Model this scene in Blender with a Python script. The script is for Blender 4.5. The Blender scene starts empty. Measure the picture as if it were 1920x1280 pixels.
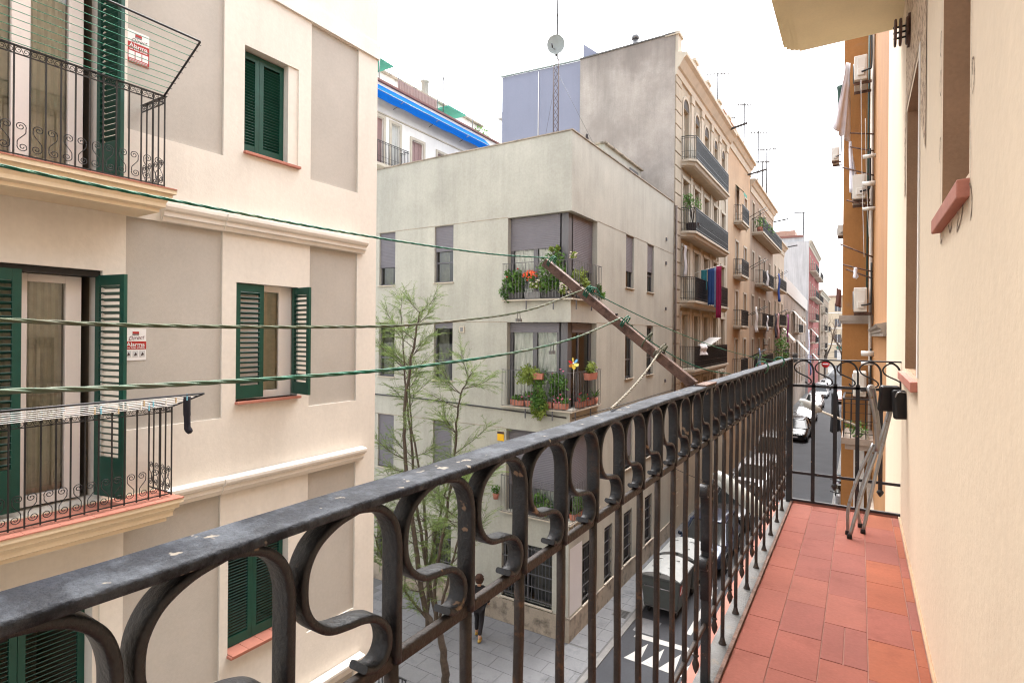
import bpy, math, random
from mathutils import Vector as V, Matrix as M, noise as mnoise
random.seed(7)
PI = math.pi
R = math.radians
sc = bpy.context.scene
COL = sc.collection

# ------------------------------------------------------------------ camera
cam_d = bpy.data.cameras.new('camera')
cam = bpy.data.objects.new('camera', cam_d); COL.objects.link(cam)
cam_d.sensor_width = 36.0
cam_d.lens = 36.0 * 1040 / 1920
cam_d.shift_y = -16 / 1920
cam_d.clip_start = 0.02; cam_d.clip_end = 2000
cam.matrix_world = M.Rotation(R(32.1), 4, 'Z') @ M.Rotation(R(90), 4, 'X') @ M.Rotation(R(0.5), 4, 'Z')
sc.camera = cam

# ------------------------------------------------------------------ sky, sun, exposure
SUN_EL, SUN_AZ = 66.0, 345.0          # azimuth clockwise from +Y (street direction)
world = bpy.data.worlds.new('World'); sc.world = world; world.use_nodes = True
wn = world.node_tree; wn.nodes.clear()
w_out = wn.nodes.new('ShaderNodeOutputWorld'); w_bg = wn.nodes.new('ShaderNodeBackground')
w_sky = wn.nodes.new('ShaderNodeTexSky'); w_sky.sky_type = 'NISHITA'; w_sky.sun_disc = False
w_sky.sun_elevation = R(SUN_EL); w_sky.sun_rotation = R(SUN_AZ)
w_sky.dust_density = 6.0; w_sky.air_density = 1.0; w_sky.ozone_density = 1.0
w_hs = wn.nodes.new('ShaderNodeHueSaturation'); w_hs.inputs['Saturation'].default_value = 0.25
wn.links.new(w_sky.outputs[0], w_hs.inputs['Color']); wn.links.new(w_hs.outputs[0], w_bg.inputs[0])
w_bg.inputs[1].default_value = 0.15
wn.links.new(w_bg.outputs[0], w_out.inputs[0])
sun_d = bpy.data.lights.new('sun', 'SUN'); sun = bpy.data.objects.new('sun', sun_d); COL.objects.link(sun)
sun_d.energy = 0.5; sun_d.angle = R(40); sun_d.color = (1.0, 0.97, 0.93)
_sd = V((math.sin(R(SUN_AZ)) * math.cos(R(SUN_EL)), math.cos(R(SUN_AZ)) * math.cos(R(SUN_EL)), math.sin(R(SUN_EL))))
sun.rotation_euler = _sd.to_track_quat('Z', 'Y').to_euler()
sun.location = (0, 0, 30)
vs = sc.view_settings
vs.view_transform = 'Standard'; vs.look = 'None'; vs.gamma = 1.0; vs.exposure = 2.6
vs.use_curve_mapping = False
try:
    sc.cycles.max_bounces = 8; sc.cycles.diffuse_bounces = 5; sc.cycles.transparent_max_bounces = 12; sc.cycles.filter_width = 1.15
except Exception: pass

# ------------------------------------------------------------------ object helpers
WM = {}
def place(o, parent=None, mw=None):
    mw = mw or M.Identity(4)
    WM[o.name] = mw
    if parent is not None:
        o.parent = parent
        o.matrix_basis = WM[parent.name].inverted() @ mw
    else:
        o.matrix_basis = mw
    return o
def link(name, data):
    o = bpy.data.objects.new(name, data); COL.objects.link(o); return o
def tag(o, label, cat, group=None):
    o['label'] = label; o['category'] = cat
    if group: o['group'] = group
    return o
def thing(name, label, cat, loc=(0, 0, 0), rz=0.0, group=None):
    o = link(name, None); o.empty_display_size = 0.1
    place(o, None, M.Translation(V(loc)) @ M.Rotation(rz, 4, 'Z'))
    return tag(o, label, cat, group)
def struct(o, kind='structure'):
    o['kind'] = kind; return o

class MB:
    def __init__(s): s.v = []; s.f = []; s.sm = []
    def quad(s, a, b, c, d, smooth=False):
        n = len(s.v); s.v += [tuple(a), tuple(b), tuple(c), tuple(d)]; s.f.append((n, n+1, n+2, n+3)); s.sm.append(smooth); return s
    def poly(s, pts):
        n = len(s.v); s.v += [tuple(p) for p in pts]; s.f.append(tuple(range(n, n+len(pts)))); s.sm.append(False); return s
    def box(s, x0, x1, y0, y1, z0, z1):
        if x0 > x1: x0, x1 = x1, x0
        if y0 > y1: y0, y1 = y1, y0
        if z0 > z1: z0, z1 = z1, z0
        n = len(s.v)
        s.v += [(x0,y0,z0),(x1,y0,z0),(x1,y1,z0),(x0,y1,z0),(x0,y0,z1),(x1,y0,z1),(x1,y1,z1),(x0,y1,z1)]
        for f in ((0,3,2,1),(4,5,6,7),(0,1,5,4),(1,2,6,5),(2,3,7,6),(3,0,4,7)):
            s.f.append(tuple(n+i for i in f)); s.sm.append(False)
        return s
    def bar(s, p, q, w, h, up=(0, 0, 1)):
        p = V(p); q = V(q); d = (q-p).normalized(); up = V(up)
        if abs(d.dot(up)) > .99: up = V((1, 0, 0))
        a = d.cross(up).normalized(); b = a.cross(d).normalized()
        n = len(s.v)
        for c in (p, q):
            for i, j in ((-1,-1),(1,-1),(1,1),(-1,1)):
                s.v.append(tuple(c + a*(i*w/2) + b*(j*h/2)))
        for f in ((0,3,2,1),(4,5,6,7),(0,1,5,4),(1,2,6,5),(2,3,7,6),(3,0,4,7)):
            s.f.append(tuple(n+i for i in f)); s.sm.append(False)
        return s
    def tube(s, pts, r, n=8, cap=True, smooth=True):
        pts = [V(p) for p in pts]; m = len(pts)
        rs = r if isinstance(r, (list, tuple)) else [r]*m
        base = len(s.v); prev = None
        for i, p in enumerate(pts):
            t = (pts[min(i+1, m-1)] - pts[max(i-1, 0)])
            t = t.normalized() if t.length > 1e-9 else V((0, 0, 1))
            if prev is None:
                ref = V((0, 0, 1)) if abs(t.z) < .9 else V((1, 0, 0))
                a = t.cross(ref).normalized()
            else:
                a = (prev - t*prev.dot(t)); a = a.normalized() if a.length > 1e-6 else t.orthogonal().normalized()
            prev = a; b = t.cross(a)
            for k in range(n):
                an = 2*PI*k/n
                s.v.append(tuple(p + (a*math.cos(an) + b*math.sin(an))*rs[i]))
        for i in range(m-1):
            for k in range(n):
                s.f.append((base+i*n+k, base+i*n+(k+1) % n, base+(i+1)*n+(k+1) % n, base+(i+1)*n+k)); s.sm.append(smooth)
        if cap:
            s.f.append(tuple(base+k for k in range(n))[::-1]); s.sm.append(False)
            s.f.append(tuple(base+(m-1)*n+k for k in range(n))); s.sm.append(False)
        return s
    def sweep(s, pts, sec, wax, smooth=True, cap=True):
        """sweep a closed 2D section along pts; sec=(a,b): a along the fixed axis wax, b along the in-plane normal"""
        pts = [V(p) for p in pts]; m = len(pts); n = len(sec); base = len(s.v); wax = V(wax).normalized()
        for i, p in enumerate(pts):
            t = (pts[min(i+1, m-1)] - pts[max(i-1, 0)]).normalized()
            nn = t.cross(wax).normalized()
            for a, b in sec: s.v.append(tuple(p + wax*a + nn*b))
        for i in range(m-1):
            for k in range(n):
                s.f.append((base+i*n+k, base+i*n+(k+1) % n, base+(i+1)*n+(k+1) % n, base+(i+1)*n+k)); s.sm.append(smooth)
        if cap:
            s.f.append(tuple(base+k for k in range(n))[::-1]); s.sm.append(False)
            s.f.append(tuple(base+(m-1)*n+k for k in range(n))); s.sm.append(False)
        return s
    def extrude(s, prof, f, u0, u1):
        """extrude a closed 2D profile [(d,z)] along u, f(u,z,d) -> point"""
        n = len(prof); b = len(s.v)
        for u in (u0, u1):
            for d, z in prof: s.v.append(tuple(f(u, z, d)))
        for k in range(n):
            s.f.append((b+k, b+(k+1) % n, b+n+(k+1) % n, b+n+k)); s.sm.append(False)
        s.f.append(tuple(b+k for k in range(n))[::-1]); s.f.append(tuple(b+n+k for k in range(n))); s.sm += [False, False]
        return s
    def lathe(s, prof, c, n=16, axis='z', smooth=True):
        c = V(c); b = len(s.v)
        for r, h in prof:
            for k in range(n):
                an = 2*PI*k/n; x, y = r*math.cos(an), r*math.sin(an)
                o = V((x, y, h)) if axis == 'z' else (V((h, x, y)) if axis == 'x' else V((x, h, y)))
                s.v.append(tuple(c+o))
        for i in range(len(prof)-1):
            for k in range(n):
                s.f.append((b+i*n+k, b+i*n+(k+1) % n, b+(i+1)*n+(k+1) % n, b+(i+1)*n+k)); s.sm.append(smooth)
        return s
    def wall(s, f, u0, u1, z0, z1, holes):
        """wall sheet with openings; holes: (u0,u1,z0,z1,depth)"""
        us = sorted(set([u0, u1] + [h[i] for h in holes for i in (0, 1) if u0 < h[i] < u1]))
        zs = sorted(set([z0, z1] + [h[i] for h in holes for i in (2, 3) if z0 < h[i] < z1]))
        for i in range(len(us)-1):
            for j in range(len(zs)-1):
                cu, cz = (us[i]+us[i+1])/2, (zs[j]+zs[j+1])/2
                if any(h[0] < cu < h[1] and h[2] < cz < h[3] for h in holes): continue
                s.quad(f(us[i], zs[j], 0), f(us[i+1], zs[j], 0), f(us[i+1], zs[j+1], 0), f(us[i], zs[j+1], 0))
        for h in holes:
            a, b, c, d, e = h[:5]
            if e <= 0: continue
            s.quad(f(a,c,0), f(b,c,0), f(b,c,e), f(a,c,e)); s.quad(f(a,d,0), f(b,d,0), f(b,d,e), f(a,d,e))
            s.quad(f(a,c,0), f(a,d,0), f(a,d,e), f(a,c,e)); s.quad(f(b,c,0), f(b,d,0), f(b,d,e), f(b,c,e))
        return s
    def mesh(s, name, mat=None):
        me = bpy.data.meshes.new(name); me.from_pydata(s.v, [], s.f)
        me.polygons.foreach_set('use_smooth', s.sm)
        if mat: me.materials.append(mat)
        me.update(); return me
    def add(s, name, mat, parent=None, mw=None, bevel=0):
        o = link(name, s.mesh(name, mat)); place(o, parent, mw)
        if bevel:
            b = o.modifiers.new('bevel', 'BEVEL'); b.width = bevel; b.segments = 2; b.limit_method = 'ANGLE'; b.angle_limit = R(40)
        return o
def inst(name, me, parent=None, mw=None):
    o = link(name, me); return place(o, parent, mw)
def T(x, y, z): return M.Translation(V((x, y, z)))
def RZ(a): return M.Rotation(a, 4, 'Z')
def copy_tree(o, mw, parent=None, name=None):
    c = o.copy(); COL.objects.link(c); c.parent = None
    place(c, parent, mw)
    for ch in list(o.children):
        copy_tree(ch, mw @ (WM[o.name].inverted() @ WM[ch.name]), c)
    return c
def rrect(w, t, r=None, seg=3):
    r = r if r is not None else min(w, t)*.25
    out = []
    for cx, cy, a0 in ((w/2-r, t/2-r, 0), (-w/2+r, t/2-r, 90), (-w/2+r, -t/2+r, 180), (w/2-r, -t/2+r, 270)):
        for k in range(seg):
            a = R(a0 + 90*k/(seg-1)); out.append((cx+r*math.cos(a), cy+r*math.sin(a)))
    return out
def spline(ctrl, n=8):
    P = [V(p) for p in ctrl]; P = [P[0]*2-P[1]] + P + [P[-1]*2-P[-2]]; out = []
    for i in range(1, len(P)-2):
        p0, p1, p2, p3 = P[i-1:i+3]
        for k in range(n):
            t = k/n
            out.append(.5*((2*p1)+(-p0+p2)*t+(2*p0-5*p1+4*p2-p3)*t*t+(-p0+3*p1-3*p2+p3)*t**3))
    out.append(P[-2]); return out
def spiral(c, r0, r1, a0, turns, n=20):
    return [(c[0]+(r0+(r1-r0)*k/n)*math.cos(a0+turns*2*PI*k/n), c[1]+(r0+(r1-r0)*k/n)*math.sin(a0+turns*2*PI*k/n)) for k in range(n+1)]
def text_mesh(body, size, mat, align='CENTER', shear=0.0, extrude=0.0, offset=0.0):
    cu = bpy.data.curves.new('lettering', 'FONT'); cu.body = body; cu.size = size; cu.align_x = align; cu.align_y = 'CENTER'
    cu.shear = shear; cu.extrude = extrude; cu.resolution_u = 3; cu.offset = offset
    o = bpy.data.objects.new('lettering', cu); COL.objects.link(o)
    bpy.context.view_layer.update()
    me = bpy.data.meshes.new_from_object(o.evaluated_get(bpy.context.evaluated_depsgraph_get()))
    bpy.data.objects.remove(o); me.materials.clear(); me.materials.append(mat); return me

# ------------------------------------------------------------------ materials
def mat_(name, col, rough=.8, metal=0.0, var=.12, vscale=1.5, streak=0.0, bump=.0, bscale=90, spec=.4, spots=None, dirt=None, coords='World', topstain=None):
    m = bpy.data.materials.new(name); m.use_nodes = True; nt = m.node_tree; N = nt.nodes; L = nt.links
    b = N['Principled BSDF']; b.inputs['Roughness'].default_value = rough; b.inputs['Metallic'].default_value = metal
    b.inputs['Specular IOR Level'].default_value = spec
    if coords == 'World': tc = N.new('ShaderNodeNewGeometry'); co = tc.outputs['Position']
    else: tc = N.new('ShaderNodeTexCoord'); co = tc.outputs[coords]
    def noise(scale, det=4, vec=None, rough_=.55):
        n = N.new('ShaderNodeTexNoise'); n.inputs['Scale'].default_value = scale; n.inputs['Detail'].default_value = det
        n.inputs['Roughness'].default_value = rough_
        L.new(vec or co, n.inputs['Vector']); return n.outputs['Fac']
    def mapr(val, a, b_, c, d):
        r = N.new('ShaderNodeMapRange'); L.new(val, r.inputs['Value'])
        for k, x in zip(('From Min', 'From Max', 'To Min', 'To Max'), (a, b_, c, d)): r.inputs[k].default_value = x
        return r.outputs[0]
    def mul(colr, fac):
        x = N.new('ShaderNodeMix'); x.data_type = 'RGBA'; x.blend_type = 'MULTIPLY'; x.inputs['Factor'].default_value = 1
        cmb = N.new('ShaderNodeCombineColor')
        for k in range(3): L.new(fac, cmb.inputs[k])
        L.new(colr, x.inputs[6]); L.new(cmb.outputs[0], x.inputs[7]); return x.outputs[2]
    def mix(c1, c2, fac):
        x = N.new('ShaderNodeMix'); x.data_type = 'RGBA'
        L.new(fac, x.inputs['Factor']); L.new(c1, x.inputs[6])
        if isinstance(c2, tuple): x.inputs[7].default_value = (*c2, 1)
        else: L.new(c2, x.inputs[7])
        return x.outputs[2]
    rgb = N.new('ShaderNodeRGB'); rgb.outputs[0].default_value = (*col, 1); c = rgb.outputs[0]
    if var:
        c = mul(c, mapr(noise(vscale, 6), .3, .7, 1-var, 1+var*.6))
        c = mul(c, mapr(noise(vscale*23, 3), .3, .7, 1-var*.45, 1+var*.35))
    if streak:
        mp = N.new('ShaderNodeMapping'); mp.inputs['Scale'].default_value = (1.15, 1.15, .10); L.new(co, mp.inputs['Vector'])
        s = noise(1.6, 7, mp.outputs[0], .72)
        c = mul(c, mapr(s, .42, .72, 1.0, 1-streak))
    if dirt:       # (colour, threshold lo, hi, scale): patches with their own ragged shape
        dc, lo, hi, scl = dirt
        c = mix(c, dc, mapr(noise(scl, 7, None, .68), lo, hi, 0, 1))
    if topstain:   # ragged grime hanging down from the wall top: (z lo, z hi, colour)
        z0, z1, dc = topstain; sx = N.new('ShaderNodeSeparateXYZ'); L.new(co, sx.inputs[0])
        mp2 = N.new('ShaderNodeMapping'); mp2.inputs['Scale'].default_value = (1.0, 1.0, .12); L.new(co, mp2.inputs['Vector'])
        ad = N.new('ShaderNodeMath'); ad.operation = 'MULTIPLY_ADD'; L.new(noise(1.1, 7, mp2.outputs[0], .7), ad.inputs[0]); ad.inputs[1].default_value = 7.0; L.new(sx.outputs[2], ad.inputs[2])
        c = mix(c, dc, mapr(ad.outputs[0], z0, z1, 0, .75))
    if spots:
        dc, lo, hi, scl = spots
        c = mix(c, dc, mapr(noise(scl, 3), lo, hi, 0, 1))
    L.new(c, b.inputs['Base Color'])
    if bump:
        bn = N.new('ShaderNodeBump'); bn.inputs['Strength'].default_value = bump; bn.inputs['Distance'].default_value = .01
        L.new(noise(bscale, 5, None, .6), bn.inputs['Height']); L.new(bn.outputs[0], b.inputs['Normal'])
    return m
def glass_(name, tint=(.9, .95, .93), rough=.02, refl=1.0):
    m = bpy.data.materials.new(name); m.use_nodes = True; nt = m.node_tree; N = nt.nodes; L = nt.links; N.clear()
    o = N.new('ShaderNodeOutputMaterial'); mx = N.new('ShaderNodeMixShader'); tr = N.new('ShaderNodeBsdfTransparent'); gl = N.new('ShaderNodeBsdfGlossy')
    fr = N.new('ShaderNodeFresnel'); fr.inputs['IOR'].default_value = 1.0 + .9*refl
    tr.inputs[0].default_value = (*tint, 1); gl.inputs['Roughness'].default_value = rough
    L.new(fr.outputs[0], mx.inputs[0]); L.new(tr.outputs[0], mx.inputs[1]); L.new(gl.outputs[0], mx.inputs[2]); L.new(mx.outputs[0], o.inputs[0]); return m
def leaf_(name, c1, c2):
    m = bpy.data.materials.new(name); m.use_nodes = True; nt = m.node_tree; N = nt.nodes; L = nt.links
    b = N['Principled BSDF']; b.inputs['Roughness'].default_value = .6; b.inputs['Specular IOR Level'].default_value = .3
    tc = N.new('ShaderNodeTexCoord'); n = N.new('ShaderNodeTexNoise'); n.inputs['Scale'].default_value = 5; n.inputs['Detail'].default_value = 5
    L.new(tc.outputs['Object'], n.inputs['Vector'])
    r = N.new('ShaderNodeValToRGB'); r.color_ramp.elements[0].position = .36; r.color_ramp.elements[1].position = .64
    r.color_ramp.elements[0].color = (*c1, 1); r.color_ramp.elements[1].color = (*c2, 1)
    L.new(n.outputs['Fac'], r.inputs[0]); L.new(r.outputs[0], b.inputs['Base Color'])
    t = N.new('ShaderNodeBsdfTranslucent'); L.new(r.outputs[0], t.inputs[0]); mx = N.new('ShaderNodeMixShader'); mx.inputs[0].default_value = .3
    L.new(b.outputs[0], mx.inputs[1]); L.new(t.outputs[0], mx.inputs[2]); L.new(mx.outputs[0], N['Material Output'].inputs[0]); return m

K = {}
K['cream'] = mat_('cream stucco', (.69, .645, .575), .9, var=.08, vscale=.7, streak=.09, bump=.2, bscale=30)
K['trim'] = mat_('cream moulding', (.73, .69, .63), .85, var=.06, vscale=2, streak=.08, bump=.06, bscale=60)
K['slabwarm'] = mat_('ochre slab paint with warm bounce', (.74, .61, .43), .85, var=.06, vscale=2, streak=.08, bump=.06, bscale=60)  # ochre paint, deepened for the warm light bounced under the balconies
K['panel'] = mat_('taupe rough render', (.445, .415, .372), .95, var=.08, vscale=1.2, streak=.05, bump=.3, bscale=160)
K['green'] = mat_('dark green shutter paint', (.004, .058, .040), .42, var=.18, vscale=6, spec=.45, bump=.05, bscale=60)
K['pvc'] = mat_('white window frame', (.78, .72, .68), .4, var=.03)
K['glass'] = glass_('window glass')
K['glass_dark'] = glass_('tinted glass', (.5, .55, .53))
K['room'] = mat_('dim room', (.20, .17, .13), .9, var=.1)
K['curtain'] = mat_('net curtain', (.72, .66, .56), .9, var=.12, vscale=9)
K['iron'] = mat_('black wrought iron', (.012, .012, .014), .42, var=.3, vscale=20, spec=.5)
K['rail'] = mat_('weathered dark iron', (.017, .017, .019), .45, var=.5, vscale=9, bump=.28, bscale=120, spec=.4,
                 dirt=((.050, .026, .016), .60, .72, 13), spots=((.20, .13, .08), .69, .72, 30))
K['railtop'] = mat_('dusty blue grey rail paint', (.013, .016, .024), .62, var=.55, vscale=12, bump=.3, bscale=150, spec=.24,
                 dirt=((.060, .068, .082), .47, .62, 17), spots=((.24, .21, .17), .655, .69, 42))
K['rust'] = mat_('rusty brown iron', (.14, .078, .056), .7, var=.35, vscale=14, bump=.4, bscale=90, dirt=((.05, .022, .014), .5, .64, 18))
K['rustbar'] = mat_('rust worn iron bar', (.030, .021, .017), .6, var=.4, vscale=16, bump=.35, bscale=110, dirt=((.095, .045, .022), .58, .68, 30))
K['terra'] = mat_('terracotta', (.43, .17, .12), .7, var=.14, vscale=5, bump=.08, bscale=60)
K['beige'] = mat_('greenish beige render', (.405, .402, .352), .9, var=.14, vscale=.8, streak=.17, bump=.12, bscale=60)
K['plinth'] = mat_('stained plinth', (.34, .29, .23), .9, var=.2, vscale=1.2, streak=.15, bump=.2, dirt=((.10, .085, .07), .5, .68, 2.2))
K['pale'] = mat_('pale lilac paint', (.60, .59, .60), .85, var=.04, vscale=1.5)
K['roller'] = mat_('grey violet roller shutter', (.15, .145, .165), .55, var=.06, vscale=4)
K['gframe'] = mat_('grey aluminium frame', (.11, .11, .12), .45, metal=.3, var=.05)
K['zinc'] = mat_('galvanised rail', (.16, .16, .165), .45, metal=.6, var=.1, vscale=9)
K['concrete'] = mat_('stained grey render', (.385, .35, .315), .95, var=.22, vscale=.9, streak=.18, bump=.3, bscale=22, dirt=((.27, .24, .215), .50, .66, .42), topstain=(14.6, 17.6, (.155, .135, .12)))
K['lavender'] = mat_('lavender grey wall', (.225, .24, .31), .9, var=.05, vscale=.5, streak=.06, bump=.05)
K['stone'] = mat_('carved sandstone', (.385, .335, .26), .9, var=.14, vscale=1.5, streak=.14, bump=.15, bscale=40)
K['stonelight'] = mat_('pale stone mouldings', (.47, .42, .34), .9, var=.10, vscale=2, streak=.14, bump=.1)
K['ochre'] = mat_('ochre render', (.42, .30, .195), .9, var=.12, vscale=.8, streak=.14, bump=.12)
K['tan'] = mat_('tan render', (.30, .225, .165), .9, var=.14, vscale=.8, streak=.2, bump=.12)
K['tanlight'] = mat_('buff render', (.42, .345, .265), .9, var=.1, vscale=.8, streak=.15, bump=.1)
K['derelict'] = mat_('crumbling render', (.30, .245, .20), .95, var=.25, vscale=1.0, streak=.35, bump=.3, bscale=30)
K['whitewash'] = mat_('whitewashed wall', (.50, .50, .505), .9, var=.10, vscale=.5, streak=.3, bump=.1)
K['redpaint'] = mat_('red render', (.27, .075, .065), .9, var=.1, vscale=.7, streak=.12)
K['white'] = mat_('white paint', (.72, .70, .67), .8, var=.06, vscale=1, streak=.08)
K['brick'] = mat_('brown brick wall', (.40, .26, .20), .9, var=.2, vscale=4)
K['ourwall'] = mat_('warm cream wall paint', (.70, .57, .42), .9, var=.055, vscale=1.1, streak=.045, bump=.17, bscale=30, spots=((.40, .28, .18), .765, .82, 45))
K['reveal'] = mat_('bare brown plaster reveal', (.40, .25, .15), .9, var=.16, vscale=4, bump=.2, bscale=40, streak=.2)
K['soffit'] = mat_('ochre soffit paint', (.82, .69, .44), .9, var=.06, vscale=3, bump=.1, bscale=100)
K['orange'] = mat_('orange ochre render', (.37, .17, .055), .92, var=.12, vscale=1.2, streak=.15, bump=.25, bscale=60, dirt=((.27, .16, .09), .60, .74, 1.6))
K['greycornice'] = mat_('grey stone cornice', (.35, .29, .24), .9, var=.2, vscale=4, bump=.2)
K['ledge'] = mat_('grey cement ledge', (.12, .118, .115), .9, var=.25, vscale=8, bump=.4, bscale=70, dirt=((.14, .115, .09), .55, .7, 9))
K['pinkedge'] = mat_('pink painted edge', (.26, .105, .078), .85, var=.12, vscale=5)
K['grout'] = mat_('grey grout', (.24, .12, .095), .95, var=.2, vscale=9)
K['asphalt'] = mat_('asphalt', (.036, .038, .044), .92, var=.2, vscale=.7, bump=.15, bscale=70, dirt=((.026, .027, .03), .56, .72, .8))
K['slab'] = mat_('grey paving', (.155, .158, .165), .9, var=.16, vscale=1.3, bump=.1, bscale=50, dirt=((.085, .088, .094), .52, .70, 1.3))
K['slabbase'] = mat_('paving joints', (.10, .10, .10), .95, var=.2)
K['kerb'] = mat_('kerb granite', (.17, .165, .16), .85, var=.2, vscale=5)
K['line'] = mat_('worn white road paint', (.36, .355, .34), .8, var=.12, vscale=4, dirt=((.2, .2, .2), .60, .70, 6))
K['acwhite'] = mat_('off white enamel', (.66, .63, .57), .45, var=.05, vscale=6)
K['acgrey'] = mat_('grey grille', (.20, .20, .20), .6)
K['black'] = mat_('black plastic', (.012, .012, .013), .5, var=.2, vscale=20)
K['rubber'] = mat_('black rubber', (.010, .010, .010), .75)
K['chrome'] = mat_('brushed aluminium tube', (.33, .325, .32), .38, metal=.9, var=.12, vscale=25, dirt=((.20, .13, .08), .58, .7, 22))
K['ropegreen'] = mat_('green nylon rope', (.008, .13, .078), .6, var=.2, vscale=40, dirt=((.16, .26, .15), .52, .70, 5))
K['ropepale'] = mat_('faded grey green rope', (.10, .125, .075), .8, var=.3, vscale=30, dirt=((.19, .18, .14), .50, .66, 6))
K['cord'] = mat_('white cord', (.65, .63, .60), .6)
K['aerial'] = mat_('dark aerial metal', (.05, .05, .052), .6)
K['wiregreen'] = mat_('green coated wire', (.02, .22, .13), .5)
K['bark'] = mat_('dark bark', (.075, .058, .045), .95, var=.3, vscale=14, bump=.4, bscale=40)
K['tamarisk'] = leaf_('tamarisk foliage', (.075, .13, .03), (.21, .29, .085))
K['leaf'] = leaf_('balcony plant leaves', (.035, .095, .018), (.13, .25, .05))
K['leaf2'] = leaf_('yellow green leaves', (.13, .20, .03), (.28, .34, .08))
K['baretwig'] = mat_('bare twigs', (.20, .14, .11), .95, var=.2)
def plain(name, c, r=.6, **k):
    if name not in K: K[name] = mat_(name, c, r, var=k.pop('var', .08), vscale=k.pop('vscale', 8), **k)
    return K[name]
# ================================================================== ground, road, pavements
GZ = -8.7
g = struct(MB().quad((-400, -300, GZ-.03), (400, -300, GZ-.03), (400, 700, GZ-.03), (-400, 700, GZ-.03)).add('ground', K['slabbase']))
struct(MB().box(-5.75, -1.15, -30, 185, GZ-.02, GZ).add('road', K['asphalt']))
pv = MB()
pv.box(-24, -5.9, 6.4, 14.4, GZ-.02, GZ+.015)          # pedestrian side street
pv.box(-6.95, -5.9, 14.4, 185, GZ-.02, GZ+.015)
pv.box(-6.95, -5.9, -30, 6.4, GZ-.02, GZ+.015)
pave = struct(pv.add('pavement', K['slabbase']))
# paving slabs of the side street, the ones that can be told apart
sl = {}
def slab_mesh(w, h):
    k = (round(w, 3), round(h, 3))
    if k not in sl: sl[k] = MB().box(0, w, 0, h, -.02, .0).mesh('paving_slab', K['slab'])
    return sl[k]
ny = 0; y = 6.75; row = 0
slab_objs = 0
while y < 14.0:
    h = .52; x = -13.6 - (.30 if row % 2 else 0)
    while x < -5.95:
        w = .78; x1 = min(x+w, -5.95)
        if x1-x > .12:
            o = inst('paving_slab', slab_mesh(x1-x-.012, h-.012), pave, T(x, y, GZ+.0225+random.uniform(-.0015, .0015))); slab_objs += 1
        x += w
    y += h; row += 1
y = 14.1
while y < 24:
    o = inst('paving_slab', slab_mesh(.55, .588), pave, T(-6.88, y, GZ+.0225)); inst('paving_slab', slab_mesh(.36, .588), pave, T(-6.318, y, GZ+.0225))
    y += .6
kb = MB()
kb.box(-5.9, -5.74, -30, 185, GZ-.05, GZ+.03); struct(kb.add('kerb', K['kerb']))
rp = MB(); rp.box(-1.0, 3, 3, 185, GZ-.02, GZ+.11)
struct(rp.add('pavement', K['slab']))
struct(MB().box(-1.16, -1.0, -30, 185, GZ-.05, GZ+.12).add('kerb', K['kerb']))
# painted road markings: raised-crossing triangles, bay line
rm = MB(); zz = GZ+.005
for i in range(4):
    x = -5.32 + i*.46
    rm.poly([(x, 14.28, zz), (x+.42, 14.26, zz), (x+.34, 15.28, zz)])
rm.quad((-5.45, 15.42, zz), (-3.6, 15.48, zz), (-3.6, 15.72, zz), (-5.45, 15.66, zz))
struct(rm.add('road_marking', K['line']))
rm = MB()
rm.box(-4.22, -4.08, 16.4, 20.0, GZ, zz); rm.box(-5.6, -4.22, 19.8, 19.92, GZ, zz)
struct(rm.add('road_marking', K['line']))
MBg = MB().box(-5.6, -5.0, 15.75, 16.6, GZ+.001, GZ+.006); struct(MBg.add('drain_cover', K['slab']))
# a street drain grille on the pavement by the corner
dg = thing('drain_grate', 'dark iron drain grate set in the pavement by the corner building', 'drain', (-6.2, 16.4, GZ+.02))
MB().box(-6.45, -5.98, 16.2, 16.7, GZ+.024, GZ+.03).add('frame', K['ledge'], dg)
for k in range(6): MB().box(-6.42, -6.01, 16.23+k*.075, 16.27+k*.075, GZ+.03, GZ+.036).add('grate_bar', K['black'], dg)

# ================================================================== the left building
LX = -6.9
fL = lambda u, z, d: (LX-d, u, z)
lb = thing('stucco_building', 'cream stucco apartment building with green louvred shutters across the street', 'building', (LX, 3, GZ))
ST = 3.35
DY0, DY1 = 1.28, 2.71
holes = []; openings = []
for k in (-2, -1, 0, 1):
    o = ST*k
    holes.append((2.93, 4.03, -1.12+o, 1.26+o if k != 1 else 4.55, .03))
    holes.append((5.355, 6.265, -1.11+o, 1.26+o if k != 1 else 4.55, .03))
    holes.append((DY0, DY1, -1.83+o, .63+o, .32))
    holes.append((-.05, 1.05, -1.12+o, 1.26+o if k != 1 else 4.55, .03))
wins = {1: (4.31, 5.14, 2.37, 3.77), 0: (4.22, 5.16, -.93, .63), -1: (4.14, 5.03, -4.2, -2.72), -2: (4.2, 5.1, -7.7, -6.1)}
for k, w in wins.items(): holes.append((*w, .20))
m = MB(); m.wall(fL, -8, 6.68, GZ, 9.0, holes)
m.quad((LX, 6.68, GZ), (LX-9, 6.68, GZ), (LX-9, 6.68, 9.0), (LX, 6.68, 9.0))
m.quad((LX, -8, 9), (LX, 6.68, 9), (LX-9, 6.68, 9), (LX-9, -8, 9))
m.quad((LX-9, -8, GZ), (LX-9, 6.68, GZ), (LX-9, 6.68, 9), (LX-9, -8, 9)); m.quad((LX, -8, GZ), (LX-9, -8, GZ), (LX-9, -8, 9), (LX, -8, 9))
m.add('wall', K['cream'], lb)
for h in holes:
    if h[4] == .03: MB().quad(fL(h[0], h[2], .03), fL(h[1], h[2], .03), fL(h[1], h[3], .03), fL(h[0], h[3], .03)).add('panel', K['panel'], lb)
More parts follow.
